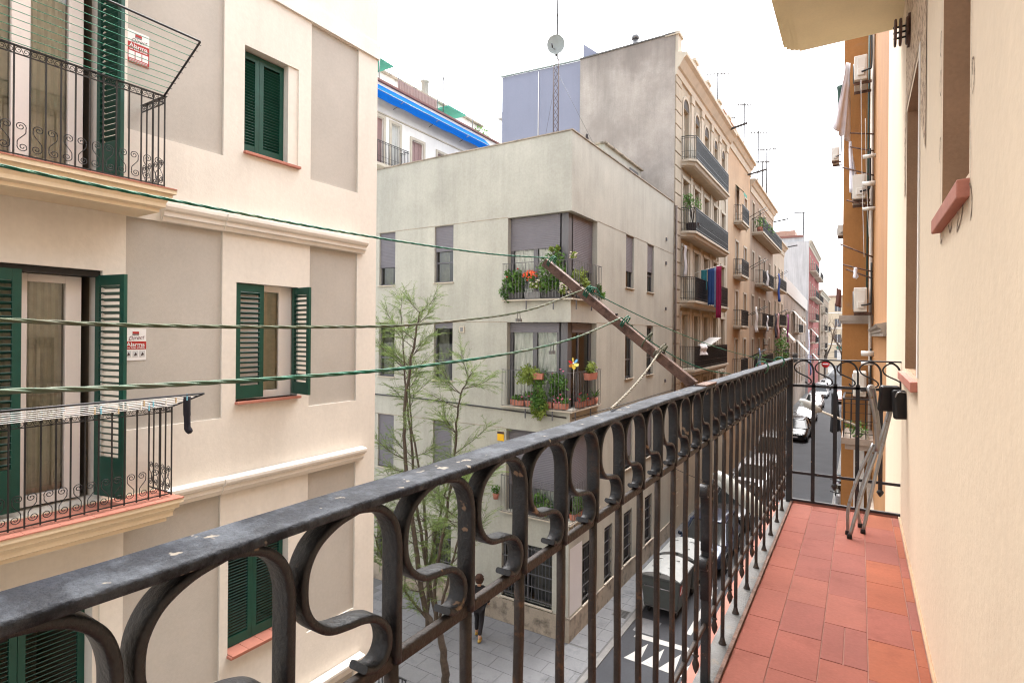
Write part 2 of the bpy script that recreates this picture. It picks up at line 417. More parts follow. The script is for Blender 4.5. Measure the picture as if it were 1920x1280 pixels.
def room(parent, f, a, b, c, d, dep, deep=1.4, mat=None):
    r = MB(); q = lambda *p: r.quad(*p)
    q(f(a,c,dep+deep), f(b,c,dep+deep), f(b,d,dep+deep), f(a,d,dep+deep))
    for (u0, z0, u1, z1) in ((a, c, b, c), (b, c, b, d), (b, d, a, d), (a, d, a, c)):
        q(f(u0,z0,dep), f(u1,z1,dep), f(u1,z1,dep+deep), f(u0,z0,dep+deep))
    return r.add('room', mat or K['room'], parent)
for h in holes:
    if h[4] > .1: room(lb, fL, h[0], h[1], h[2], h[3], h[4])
# mouldings
prof = [(0, 0), (-.035, 0), (-.05, .05), (-.075, .06), (-.075, .11), (-.105, .13), (-.12, .165), (-.12, .20), (0, .22)]
for zb in (1.265, -2.085, -5.435):
    MB().extrude([(d, z+zb) for d, z in prof], fL, 3.29, 4.02).add('moulding', K['trim'], lb)
    MB().extrude([(d*1.12-.012, z+zb) for d, z in prof], fL, 4.02, 6.38).add('moulding', K['trim'], lb)
bd = MB(); bd.box(LX-.3, LX+.035, -8, 6.70, 4.56, 4.80); bd.box(LX-5, LX-.3, 6.66, 6.715, 4.56, 4.80); bd.add('band', K['trim'], lb)
MB().box(LX-9.2, LX+.35, -8, 6.95, 9.0, 9.25).add('eaves', K['trim'], lb)

# louvred shutters ----------------------------------------------------
slat_cache = {}
def shutter(parent, w, z0, z1, mw, pitch=.042, bot=.16, top=.09, stile=.062, tilt=-38, mid=None, depth=.036):
    H = z1-z0; t = .036; f = MB()
    f.box(0, stile, 0, t, 0, H); f.box(w-stile, w, 0, t, 0, H)
    f.box(stile, w-stile, .002, t-.002, 0, bot); f.box(stile, w-stile, .002, t-.002, H-top, H)
    if mid: f.box(stile, w-stile, .002, t-.002, mid, mid+.09)
    so = f.add('shutter', K['green'], parent, mw)
    key = (round(w, 2), round(tilt), round(depth, 3))
    if key not in slat_cache:
        s = MB(); a = R(tilt); c, s_ = math.cos(a), math.sin(a); hw = depth/2; th = .0035
        q = []
        for (dy, dz) in ((-hw, -th), (hw, -th), (hw, th), (-hw, th)): q.append((dy*c-dz*s_, dy*s_+dz*c))
        x0, x1 = stile-.004, w-stile+.004
        n = [(x0, y_, z_) for y_, z_ in q] + [(x1, y_, z_) for y_, z_ in q]
        s.v = n
        s.f = [(0, 1, 2, 3), (7, 6, 5, 4), (0, 4, 5, 1), (1, 5, 6, 2), (2, 6, 7, 3), (3, 7, 4, 0)]; s.sm = [False]*6
        slat_cache[key] = s.mesh('slat', K['green'])
    z = bot+pitch*.6
    while z < H-top-pitch*.3:
        if not (mid and mid-.02 < z < mid+.11): inst('slat', slat_cache[key], so, mw @ T(0, t/2, z))
        z += pitch
    return so
def MY(y, x, z, a=0.0):    # shutter plane along +Y: local x -> world Y when a=0 ; a swings it out towards the street
    return T(x, y, z) @ RZ(R(90)-a) 
def sill(parent, u0, u1, z, out=.07, mat=None):
    s = MB(); s.box(LX-.16, LX+out, u0-.01, u1+.02, z-.035, z); return s.add('sill', mat or K['terra'], parent, bevel=.004)
# upper window: closed
a, b, c, d = wins[1]; md = 4.60
shutter(lb, md-a-.004, c+.01, d-.02, MY(a+.002, LX-.12, c+.01), .040, .13)
shutter(lb, b-.16-md-.004, c+.01, d-.02, MY(md+.002, LX-.12, c+.01), .040, .13)
MB().box(LX-.20, LX-.02, b-.158, b, c, d).add('reveal', K['cream'], lb)
sill(lb, a, b, c, .05)
# middle window: left leaf shut, right leaf swung wide open
a, b, c, d = wins[0]
shutter(lb, .40, c+.03, d-.01, MY(a+.01, LX-.02, c+.03), .066, .17, .10, tilt=-30, depth=.05)
shutter(lb, .43, c+.03, d-.01, MY(b-.03, LX-.10, c+.03, R(95)), .066, .17, .10, tilt=-30, depth=.05)
sill(lb, a, b, c, .07)
fr = MB()
for (u0, u1, z0, z1) in ((a, a+.42, c, d), (b-.22, b-.02, c, d), (a+.42, b-.22, d-.09, d), (a+.42, b-.22, c, c+.10)):
    fr.box(LX-.19, LX-.13, u0, u1, z0, z1)
wf = fr.add('window_frame', K['pvc'], lb, bevel=.004)
MB().quad(fL(a+.42, c+.1, .155), fL(b-.22, c+.1, .155), fL(b-.22, d-.09, .155), fL(a+.42, d-.09, .155)).add('pane', K['glass'], wf)
MB().quad(fL(a+.3, c+.05, .205), fL(b-.1, c+.05, .205), fL(b-.1, d-.05, .205), fL(a+.3, d-.05, .205)).add('blind', K['curtain'], wf)
# lower window: closed
a, b, c, d = wins[-1]; md = (a+b)/2-.03
shutter(lb, md-a-.004, c+.02, d-.02, MY(a+.002, LX-.12, c+.02), .040, .13)
shutter(lb, b-md-.008, c+.02, d-.02, MY(md+.002, LX-.12, c+.02), .040, .13)
sl_ = sill(lb, a, b, c, .10)
for k in range(4): MB().box(LX-.15, LX+.11, a+.01+k*.222, a+.225+k*.222, c+.0005, c+.012).add('sill_tile', K['terra'], sl_)
a, b, c, d = wins[-2]
shutter(lb, (b-a)/2-.004, c+.02, d-.02, MY(a+.002, LX-.12, c+.02), .055, .13); shutter(lb, (b-a)/2-.004, c+.02, d-.02, MY((a+b)/2, LX-.12, c+.02), .055, .13)

# balcony doors
def balcony_door(o, mode):
    z0, z1 = -1.80+o, .63+o
    if mode == 'closed':
        mid = 2.08
        shutter(lb, mid-DY0-.006, z0, z1-.04, MY(DY0+.003, LX-.20, z0), .048, .2, mid=.95)
        shutter(lb, DY1-.06-mid-.006, z0, z1-.04, MY(mid+.003, LX-.20, z0), .048, .2, mid=.95)
        MB().box(LX-.31, LX-.02, DY1-.06, DY1-.001, z0, z1).add('reveal', K['cream'], lb); return
    w = MB(); x0, x1 = LX-.29, LX-.22
    ys = ((1.30, 1.38), (2.06, 2.14), (2.46, 2.60)) if mode == 'mid' else ((1.30, 1.42), (2.00, 2.15), (2.47, 2.60))
    for (u0, u1) in ys: w.box(x0, x1, u0, u1, z0, z1-.07)
    for i in range(2): w.box(x0+.002, x1-.002, ys[i][1], ys[i+1][0], z1-.15, z1-.07); w.box(x0+.002, x1-.002, ys[i][1], ys[i+1][0], z0, z0+.11)
    fo = w.add('door_frame', K['pvc'], lb, bevel=.004)
    for i in range(2):
        u0, u1 = ys[i][1], ys[i+1][0]
        MB().quad(fL(u0, z0+.1, .262), fL(u1, z0+.1, .262), fL(u1, z1-.15, .262), fL(u0, z1-.15, .262)).add('pane', K['glass'], fo)
        # hanging curtain with folds
        cm = MB(); n = 16
        for k in range(n):
            ua, ub = u0+(u1-u0)*k/n, u0+(u1-u0)*(k+1)/n
            da, db = .31+.018*math.sin(k*2.1), .31+.018*math.sin((k+1)*2.1)
            cm.quad(fL(ua, z0, da), fL(ub, z0, db), fL(ub, z1, db), fL(ua, z1, da), True)
        cm.add('curtain', K['curtain'], fo)
    MB().box(LX-.22, LX-.05, DY0, DY1-.004, z1-.065, z1-.001).add('lintel_box', K['black'], lb)
    # outside shutters: near leaf folded flat in the opening, far leaf swung out
    if mode == 'mid':
        shutter(lb, .74, z0+.02, z1-.05, MY(1.30, LX-.03, z0+.02), .068, .42, .11, tilt=-30, depth=.05, stile=.07)
        shutter(lb, .47, z0+.02, z1-.05, MY(2.68, LX-.10, z0+.02, R(80)), .068, .42, .11, tilt=-30, depth=.05, stile=.07)
    else: shutter(lb, .44, z0+.02, z1-.05, MY(2.68, LX-.10, z0+.02, R(84)), .062, .42, .11, tilt=-30, depth=.05, stile=.06)
balcony_door(ST, 'up'); balcony_door(0, 'mid'); balcony_door(-ST, 'closed'); balcony_door(-2*ST, 'closed')

# balconies: slab, tiles, railing --------------------------------------
def scroll_heart(h=.32, w=.105):
    # one S: a volute at the top, a volute at the bottom, a diagonal between (local x along the rail, z up)
    mb = MB()
    top = spiral((.008, h*.76), .041, .007, R(200), -1.6, 26); bot = spiral((-.008, h*.20), .041, .007, R(20), -1.6, 26)
    mb.tube([(p[0], 0, p[1]) for p in top], .0040, 5); mb.tube([(p[0], 0, p[1]) for p in bot], .0040, 5)
    mb.tube(spline([(top[0][0], 0, top[0][1]), (-.028, 0, h*.60), (0, 0, h*.48), (.028, 0, h*.36), (bot[0][0], 0, bot[0][1])], 4), .0040, 5)
    return mb
def scroll_s(w=.108, h=.062):
    mb = MB()
    a = spiral((-w*.24, 0), h*.46, h*.1, R(60), 1.2, 16); b = spiral((w*.24, 0), h*.46, h*.1, R(240), 1.2, 16)
    mb.tube([(p[0], 0, p[1]) for p in a], .003, 5); mb.tube([(p[0], 0, p[1]) for p in b], .003, 5)
    mb.tube([(a[0][0], 0, a[0][1]), (0, 0, 0), (b[0][0], 0, b[0][1])], .003, 5)
    return mb
me_heart = scroll_heart().mesh('scroll', K['iron']); me_s = scroll_s().mesh('scroll', K['iron'])
me_bar = MB().box(-.006, .006, -.006, .006, 0, .98).mesh('bar', K['iron'])
def left_balcony(o, yend, tiles=True):
    zt = -1.84+o; fx = -6.40; ya = -.2
    prof = [(0, 0), (0, -.045), (-.03, -.045), (-.03, -.10), (-.06, -.115), (-.075, -.15), (-.075, -.19), (-.12, -.21), (-.12, -.245), (-.6, -.245), (-.6, 0)]
    mb = MB()
    # loft profile along the front and round the end (d measured from the front edge inwards is -d)
    xf = -6.29; ye = yend+.06; n = len(prof); P1 = []; P2 = []; P3 = []
    for d, z in prof:
        dd = -d
        P1.append((xf-dd, ya, zt+z)); P2.append((xf-dd, ye-min(dd, .5), zt+z)); P3.append((LX, ye-min(dd, .5), zt+z))
    n0 = len(mb.v); mb.v += P1+P2+P3
    for k in range(n-1):
        for s in (0, 1):
            mb.f.append((n0+s*n+k, n0+s*n+k+1, n0+(s+1)*n+k+1, n0+(s+1)*n+k)); mb.sm.append(False)
    mb.box(LX, xf-.005, ya, ye-.005, zt-.044, zt-.002); mb.box(LX, xf-.13, ya, ye-.13, zt-.243, zt-.05)
    so = mb.add('balcony_slab', K['slabwarm'], lb)
    # terracotta tiles: floor and nosing
    y = ye; te = MB().box(0, .14, -.272, 0, 0, .012).mesh('tile', K['terra']); tf = MB().box(0, .136, -.136, 0, 0, .010).mesh('tile', K['terra'])
    while y > .3:
        inst('tile', te, so, T(xf-.13, y, zt)); y -= .275
    if tiles:
        y = ye-.01
        while y > 1.0:
            for i in range(3): inst('tile', tf, so, T(xf-.13-.139*(i+1), y, zt))
            y -= .139
    r = MB(); zr = zt+1.02
    r.box(fx-.018, fx+.018, ya, yend, zr-.008, zr); r.box(LX, fx-.018, yend-.036, yend, zr-.008, zr)
    for z, t in ((zr-.075, .010), (zt+.05, .012)):
        r.box(fx-t/2, fx+t/2, ya, yend-.012, z-t/2, z+t/2); r.box(LX, fx-t/2, yend-.018-t/2, yend-.018+t/2, z-t/2, z+t/2)
    ro = r.add('railing', K['iron'], lb)
    y = yend-.018; i = 0
    while y > .9:
        inst('bar', me_bar, ro, T(fx, y, zt+.03))
        inst('scroll', me_s, ro, T(fx, y-.0575, zr-.041) @ RZ(R(90))); inst('scroll', me_heart, ro, T(fx, y-.0575, zt+.06) @ RZ(R(90 if i % 2 else -90)))
        y -= .115; i += 1
    for x in (-6.53, -6.66, -6.79):
        inst('bar', me_bar, ro, T(x, yend-.018, zt+.03))
    for x in (-6.465, -6.595, -6.725, -6.85):
        inst('scroll', me_s, ro, T(x, yend-.018, zr-.041)); inst('scroll', me_heart, ro, T(x, yend-.018, zt+.06))
left_balcony(ST, 3.10); left_balcony(0, 3.20); left_balcony(-ST, 3.2, False); left_balcony(2*ST, 3.1, False)
# a yellow leaf-shaped cloth scrap on the tiles
# ---------------------------------------------------------------- drying racks
def rack(name, label, zt, yend, out, up, wire, n, ytip):
    t = thing(name, label, 'drying rack', (-6.40, yend, zt))
    a = V((-6.40, yend-.02, zt)); b = V((-6.40+out, ytip, zt+up)); y0 = .2
    fr_ = MB(); fr_.tube([a, b], .011, 6); fr_.tube([b, (b.x, y0, b.z)], .011, 6); fr_.tube([(b.x, y0, b.z), (a.x, y0, a.z)], .011, 6)
    fr_.add('frame', K['iron'], t)
    for k in range(n):
        p = a.lerp(b, (k+.6)/(n+.2))
        MB().tube([(p.x, p.y, p.z), (p.x, (p.y+y0)/2, p.z-.012), (p.x, y0, p.z)], .0034, 4).add('line', wire, t)
    for k in range(n):
        p = a.lerp(b, (k+.6)/(n+.2)); MB().tube([p-V((0, .02, 0)), p+V((0, .03, .006))], .004, 4).add('hook', K['iron'], t)
    return a, b
rack('drying_rack', 'black metal drying rack with green wires tilted up above the top balcony', 2.52, 3.09, .68, .42, K['wiregreen'], 10, 3.09)
ra, rb = rack('drying_rack', 'black drying rack with white lines and pegs on the middle balcony', -.84, 3.20, .60, .18, K['cord'], 6, 3.20)
pegc = [(.55, .40, .22), (.20, .50, .62), (.70, .66, .60)]
peg_names = ['wooden', 'blue', 'white']
for i, (y, k, c) in enumerate([(2.15, 1, 2), (2.36, 2, 0), (2.41, 2, 1), (2.56, 3, 2), (2.60, 1, 0), (2.64, 2, 2), (2.70, 4, 0), (2.76, 2, 2), (2.83, 3, 1), (2.88, 1, 1), (2.95, 3, 2), (3.0, 4, 0), (3.06, 5, 1)]):
    p = ra.lerp(rb, (k+.6)/6.2)
    pm = MB(); pm.box(p.x-.006, p.x-.001, y-.005, y+.005, p.z-.045, p.z+.025); pm.box(p.x+.001, p.x+.006, y-.005, y+.005, p.z-.045, p.z+.025)
    pm.box(p.x-.005, p.x+.005, y-.004, y+.004, p.z-.01, p.z-.002)
    tag(pm.add('clothes_peg', plain('peg '+peg_names[c], pegc[c], .6)), peg_names[c]+' clothes peg clipped to the white lines of the middle balcony rack', 'clothes peg', peg_names[c]+' pegs on the middle rack')
# sock
sk = MB(); p = ra.lerp(rb, 4.6/6.2); zt_ = p.z
pts = [(p.x, 3.11, zt_+.01), (p.x, 3.11, zt_-.12), (p.x, 3.115, zt_-.25), (p.x+.005, 3.12, zt_-.33), (p.x+.03, 3.15, zt_-.36)]
sk.tube(spline(pts, 5), [.036]*8+[.032]*6+[.035]*5+[.024, .015], 8)
tag(sk.add('sock', plain('dark wool', (.014, .012, .018), .95)), 'long dark sock hung from the corner of the middle drying rack', 'sock')

# ---------------------------------------------------------------- alarm signs
K['signwhite'] = mat_('sign white', (.72, .71, .70), .5, var=.03); K['signred'] = mat_('sign red', (.36, .022, .018), .5, var=.05)
K['signdark'] = mat_('sign dark', (.05, .03, .03), .6, var=.05)
def alarm_sign(y0, y1, z0, z1, style, label):
    x = LX-.03; w = y1-y0; h = z1-z0; e = .002
    t = thing('alarm_sign', label, 'sign', (x, (y0+y1)/2, z0))
    MB().box(x, x+.006, y0, y1, z0, z1).add('plate', K['signwhite'], t)
    X1 = x+.006
    def rect(name, a, b, c, d, mt, lift): MB().box(X1-.001, X1+lift, y0+a*w, y0+b*w, z0+c*h, z0+d*h).add(name, mt, t)
    if style == 1:
        rect('red_field', 0, 1, 0, .63, K['signred'], e)
        for i in range(3): rect('pictogram', .06+i*.31, .33+i*.31, .14, .36, K['signwhite'], 2*e)
        ya, yb = .53, .42
    else:
        rect('red_field', 0, 1, .35, .60, K['signred'], e)
        for i in range(3):
            rect('pictogram', .05+i*.32, .30+i*.32, .10, .30, plain('sign grey', (.5, .5, .5)), e)
            MB().poly([(X1+2*e, y0+w*(.10+i*.32), z0+h*.14), (X1+2*e, y0+w*(.26+i*.32), z0+h*.17), (X1+2*e, y0+w*(.18+i*.32), z0+h*.26)]).add('pictogram', K['signdark'], t)
        ya, yb = .50, .40
    rect('logo', .36, .66, .84, .91, K['signred'], e); rect('logo', .36, .66, .80, .838, K['signdark'], e)
    def txt(s, u, v, size, mt, shear=0, rot=0, off=0.0):
        me = text_mesh(s, size, mt, shear=shear, offset=off)
        inst('lettering', me, t, T(X1+2*e+.0015, y0+u*w, z0+v*h) @ M(((0,0,1,0),(1,0,0,0),(0,1,0,0),(0,0,0,1))) @ M.Rotation(rot, 4, 'Z'))
    txt('SECURITAS', .51, .818, .012, K['signwhite'])
    txt('Direct', .51, .71, .062, plain('ink plum', (.13, .02, .03)), .45, R(6))
    txt('Alarma', .5, ya, .064, K['signwhite'], 0, 0, .0007)
    txt('con Aviso a Policía', .5, yb, .024, K['signwhite'], 0, 0, .0006)
    if style == 1:
        for c0, c1 in ((.095, .108), (.06, .07)): rect('print_line', .08, .92, c0, c1, K['signwhite'], 2*e)
alarm_sign(2.935, 3.16, 2.985, 3.35, 1, 'red and white alarm sign on the wall beside the top balcony')
alarm_sign(2.935, 3.155, -.345, .01, 2, 'faded white alarm sign with red stripe beside the middle balcony door')
# ================================================================== the corner building (greenish beige)
BX, BY = -6.9, 14.1
f1 = lambda u, z, d: (u, BY+d, z)            # face towards the side street
f2 = lambda u, z, d: (BX-d, u, z)            # face towards our street
bb = thing('corner_building', 'greenish beige corner apartment building with grey roller shutters and planted corner balconies', 'building', (BX, BY, GZ))
RT = 5.72; BY1 = 24.15; BX0 = -21.0
rows = [(1.62, 3.46), (-1.55, .32), (-4.72, -2.88)]
h1 = []; h2 = []; wlist = []
for i, (c, d) in enumerate(rows):
    for (a, b) in ((-14.40, -13.64), (-11.88, -11.10), (-17.0, -16.24), (-19.4, -18.64)): h1.append((a, b, c, d, .22)); wlist.append((1, a, b, c, d, i))
    for (a, b) in ((18.40, 19.20), (20.68, 21.48)): h2.append((a, b, c, d, .22)); wlist.append((2, a, b, c, d, i))
    z0 = c-.62; h1.append((-9.02, BX+1, z0, d, 0)); h2.append((BY-1, 15.92, z0, d, 0))      # corner loggias
gw1 = [(-9.15, -7.42, -7.92, -6.22), (-11.9, -11.1, -7.92, -6.22), (-14.4, -13.6, -7.92, -6.22)]
gw2 = [(15.02, 15.86, -8.02, -6.24), (16.68, 17.36, -8.02, -6.24), (18.40, 19.24, -8.02, -6.24), (20.64, 21.48, -8.02, -6.24)]
for g_ in gw1: h1.append((*g_, .22))
for g_ in gw2: h2.append((*g_, .22))
m = MB(); m.wall(f1, BX0, BX, GZ, RT, h1); m.wall(f2, BY, BY1, GZ, RT, h2)
m.quad((BX0, BY, GZ), (BX0, BY1, GZ), (BX0, BY1, RT), (BX0, BY, RT)); m.quad((BX0, BY+.25, RT-.5), (BX-.25, BY+.25, RT-.5), (BX-.25, BY1, RT-.5), (BX0, BY1, RT-.5))
m.quad((BX0, BY+.25, RT-.5), (BX-.25, BY+.25, RT-.5), (BX-.25, BY+.25, RT), (BX0, BY+.25, RT)); m.quad((BX-.25, BY+.25, RT-.5), (BX-.25, BY1, RT-.5), (BX-.25, BY1, RT), (BX-.25, BY+.25, RT))
m.add('wall', K['beige'], bb)
cp = MB(); cp.box(BX0, BX+.03, BY-.03, BY+.27, RT, RT+.035); cp.box(BX-.27, BX+.03, BY+.27, BY1, RT, RT+.035); cp.add('coping', K['plinth'], bb)
pl = MB()
pl.box(BX0, BX+.05, BY-.05, BY+.02, GZ, -8.0); pl.box(BX-.02, BX+.05, BY+.02, BY1, GZ, -8.06); pl.add('plinth', K['plinth'], bb)
MB().box(BX-.01, BX+.004, BY+.09, 14.98, -8.0, -6.1).add('painted_patch', K['pale'], bb)
for z in (3.47, .325, -2.875): 
    j = MB(); j.box(BX0, -9.02, BY-.006, BY+.01, z, z+.018); j.box(BX-.01, BX+.006, 15.92, BY1, z, z+.018); j.add('joint_line', K['plinth'], bb)
cb = MB(); cb.tube([(BX0, BY-.03, -2.16), (-12, BY-.035, -2.22), (-9.4, BY-.03, -2.30), (-7.0, BY-.03, -2.38)], .022, 6); cb.tube([(BX+.03, BY+.1, -2.4), (BX+.03, 19, -2.42), (BX+.03, BY1, -2.4)], .012, 5)
cb.add('cable', K['iron'], bb)
def corrugated(f, a, b, zt, zb, dep, n=None):
    r = MB(); n = n or int((zt-zb)/.05); hgt = (zt-zb)/n
    for k in range(n):
        z = zb+k*hgt
        r.quad(f(a, z, dep), f(b, z, dep), f(b, z+hgt*.8, dep-.008), f(a, z+hgt*.8, dep-.008)); r.quad(f(a, z+hgt*.8, dep-.008), f(b, z+hgt*.8, dep-.008), f(b, z+hgt, dep), f(a, z+hgt, dep))
    return r
closed = {(1,-14.40,0): .66, (1,-11.88,0): .45, (2,18.40,0): .69, (2,20.68,0): .58, (1,-14.4,1): .08, (1,-11.88,1): .10, (2,18.4,1): .04, (2,20.68,1): .04, (1,-14.4,2): 1, (1,-11.88,2): 1, (2,18.4,2): .8, (2,20.68,2): .85, (1,-17.0,0): .5, (1,-19.4,1): 1}
for (fc, a, b, c, d, i) in wlist:
    f = f1 if fc == 1 else f2
    w = MB(); e = .10
    for (u0, u1, z0, z1) in ((a, a+.05, c, d), (b-.05, b, c, d), (a+.05, b-.05, c, c+.05), (a+.05, b-.05, d-.05, d), (a+.05, b-.05, c+.62, c+.67)):
        p = f(u0, z0, e); q = f(u1, z1, e+.05); w.box(p[0], q[0], p[1], q[1], p[2], q[2])
    wo = w.add('window', K['gframe'], bb)
    MB().quad(f(a+.05, c+.05, e+.03), f(b-.05, c+.05, e+.03), f(b-.05, d-.05, e+.03), f(a+.05, d-.05, e+.03)).add('pane', K['glass_dark'], wo)
    cl = closed.get((fc, a, i), .3)
    if cl > .02: corrugated(f, a+.005, b-.005, d-.004, d-.01-(d-c-.02)*cl, .06).add('roller_shutter', K['roller'], wo)
    s = MB(); p = f(a-.03, c-.035, -.05); q = f(b+.03, c, .12); s.box(p[0], q[0], p[1], q[1], p[2], q[2]); s.add('sill', K['stonelight'], wo)
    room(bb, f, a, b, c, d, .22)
    if cl < .8:
        cu = MB(); n = 8
        for k in range(n):
            ua, ub = a+(b-a)*.55*k/n, a+(b-a)*.55*(k+1)/n
            cu.quad(f(ua, c, .28+.012*math.sin(k*2)), f(ub, c, .28+.012*math.sin(k*2+2)), f(ub, d, .28+.012*math.sin(k*2+2)), f(ua, d, .28+.012*math.sin(k*2)))
        cu.add('curtain', K['curtain'], wo)
# ground windows with iron bars
for fc, lst in ((1, gw1), (2, gw2)):
    f = f1 if fc == 1 else f2
    for (a, b, c, d) in lst:
        w = MB(); e = .12
        us = [a, (a+b)/2, b] if b-a > 1 else [a, b]
        for k, u in enumerate(us):
            p = f(u if k == 0 else (u-.06 if k == len(us)-1 else u-.03), c, e); q = f(u+.06 if k == 0 else (u if k == len(us)-1 else u+.03), d, e+.05); w.box(p[0], q[0], p[1], q[1], p[2], q[2])
        wo = w.add('window', K['gframe'], bb)
        MB().quad(f(a, c, e+.03), f(b, c, e+.03), f(b, d, e+.03), f(a, d, e+.03)).add('pane', K['glass_dark'], wo)
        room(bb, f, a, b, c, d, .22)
        s = MB(); p = f(a-.03, c-.04, -.06); q = f(b+.03, c, .11); s.box(p[0], q[0], p[1], q[1], p[2], q[2]); s.add('sill', K['stonelight'], wo)
        for k in range(5):
            z = c+.12+(d-c-.24)*k/4; gb = MB(); p = f(a, z-.012, .03); q = f(b, z+.012, .055); gb.box(p[0], q[0], p[1], q[1], p[2], q[2]); gb.add('window_bar', K['zinc'], wo)
        vb = MB(); n = int((b-a)/.11)
        for k in range(1, n):
            u = a+(b-a)*k/n; vb.bar(f(u, c, .042), f(u, d, .042), .012, .012)
        vb.add('grille', K['gframe'], wo)
# corner loggias
bar_b = MB().box(-.006, .006, -.006, .006, 0, 1.02).mesh('bar', K['zinc'])
for i, (c, d) in enumerate(rows):
    z0 = c-.62; xa = -9.02; yb = 15.92; dp = 1.1
    lo = MB()
    lo.quad((xa, BY, z0), (BX, BY, z0), (BX, BY+1.5, z0), (xa, BY+1.5, z0)); lo.quad((BX, BY+1.5, z0), (BX, yb, z0), (BX-1.2, yb, z0), (BX-1.2, BY+1.5, z0))
    lo.quad((xa, BY, d), (BX, BY, d), (BX, BY+1.5, d), (xa, BY+1.5, d)); lo.quad((BX, BY+1.5, d), (BX, yb, d), (BX-1.2, yb, d), (BX-1.2, BY+1.5, d))
    lo.quad((xa, BY, z0), (xa, BY+1.5, z0), (xa, BY+1.5, d), (xa, BY, d)); lo.quad((BX, yb, z0), (BX-1.2, yb, z0), (BX-1.2, yb, d), (BX, yb, d))
    lo.add('loggia', K['beige'], bb)
    # glazing set back 0.18, turned round the corner
    g1 = lambda u, z, dd: (u, BY+.18+dd, z); g2 = lambda u, z, dd: (BX-.18-dd, u, z)
    gl = MB(); cx = BX-.18; cy = BY+.18
    for (x0, x1) in ((xa, xa+.10), (-8.22, -8.08), (-7.42, -7.30)): gl.box(x0, x1, cy, cy+.06, z0, d)
    gl.box(cx-.26, cx, cy, cy+.26, z0, d)
    for (y0, y1) in ((14.95, 15.02), (yb-.16, yb)): gl.box(cx-.06, cx, y0, y1, z0, d)
    gl.box(xa+.1, cx-.26, cy+.003, cy+.057, d-.28, d-.01)
    lw = gl.add('corner_window', K['gframe'], bb)
    for (x0, x1) in ((xa+.1, -8.22), (-8.08, -7.42)): MB().quad((x0, cy+.03, z0), (x1, cy+.03, z0), (x1, cy+.03, d), (x0, cy+.03, d)).add('pane', K['glass'], lw)
    for (y0, y1) in ((cy+.26, 14.95), (15.02, yb-.16)): MB().quad((cx-.03, y0, z0), (cx-.03, y1, z0), (cx-.03, y1, d), (cx-.03, y0, d)).add('pane', K['glass'], lw)
    # curtains
    cu = MB(); n = 40
    for k in range(n):
        ua, ub = xa+.1+1.6*k/n, xa+.1+1.6*(k+1)/n; s0, s1 = .02*math.sin(k*1.9), .02*math.sin((k+1)*1.9)
        cu.quad((ua, cy+.10+s0, z0), (ub, cy+.10+s1, z0), (ub, cy+.10+s1, d), (ua, cy+.10+s0, d), True)
    cu.add('curtain', plain('white net', (.78, .77, .75), .9), lw)
    rm_ = MB(); rm_.box(xa-.5, cx-.7, cy+.9, cy+1.2, z0, d); rm_.quad((cx-.9, cy+.3, z0), (cx-.9, yb+.3, z0), (cx-.9, yb+.3, d), (cx-.9, cy+.3, d)); rm_.add('room', K['room'], lw)
    cl = (.98, .29, .95)[i]
    if i == 0:
        corrugated(g1, xa+.01, cx-.26, d-.01, d-.98, -.012).add('roller_shutter', K['roller'], lw); corrugated(g2, cy+.26, yb-.005, d-.01, d-.98+(-.62), -.012).add('roller_shutter', K['roller'], lw)
    elif i == 1:
        corrugated(g1, xa+.01, cx-.26, d-.01, d-.30, -.012).add('roller_shutter', K['roller'], lw); corrugated(g2, cy+.26, yb-.005, d-.01, d-.30, -.012).add('roller_shutter', K['roller'], lw)
    else:
        corrugated(g1, xa+.01, cx-.26, d-.01, d-1.7, -.012).add('roller_shutter', K['roller'], lw); corrugated(g2, cy+.26, yb-.005, d-.01, d-1.9, -.012).add('roller_shutter', K['roller'], lw)
    # railing outside the opening
    ro = MB(); ox, oy = BX+.10, BY-.10; zr = z0+1.07
    for z, t in ((zr, .016), (z0+.0, .012)):
        ro.box(xa-.12, ox, oy-t/2, oy+t/2, z-t/2, z+t/2); ro.box(ox-t/2, ox+t/2, oy+t/2, yb+.15, z-t/2, z+t/2)
        ro.box(xa-.12-t/2, xa-.12+t/2, oy+t/2, BY+.002, z-t/2, z+t/2); ro.box(BX, ox-t/2, yb+.15-t, yb+.15, z-t/2, z+t/2)
    sb = MB(); sb.box(xa-.14, ox+.02, oy-.02, BY, z0-.05, z0-.012); sb.box(BX, ox+.02, BY, yb+.17, z0-.05, z0-.012); sb.add('balcony_ledge', K['stonelight'], bb)
    for (x, y) in ((-8.3, oy), (-7.4, oy), (ox, 14.25), (ox, 15.3)): ro.box(x-.015, x+.015, y-.015, y+.015, z0-.32, z0)
    rr = ro.add('railing', K['gframe'], bb)
    x = xa-.1
    while x < ox+.01: inst('bar', bar_b, rr, T(x, oy, z0+.03)); x += .112
    y = oy+.11
    while y < yb+.16: inst('bar', bar_b, rr, T(ox, y, z0+.03)); y += .112
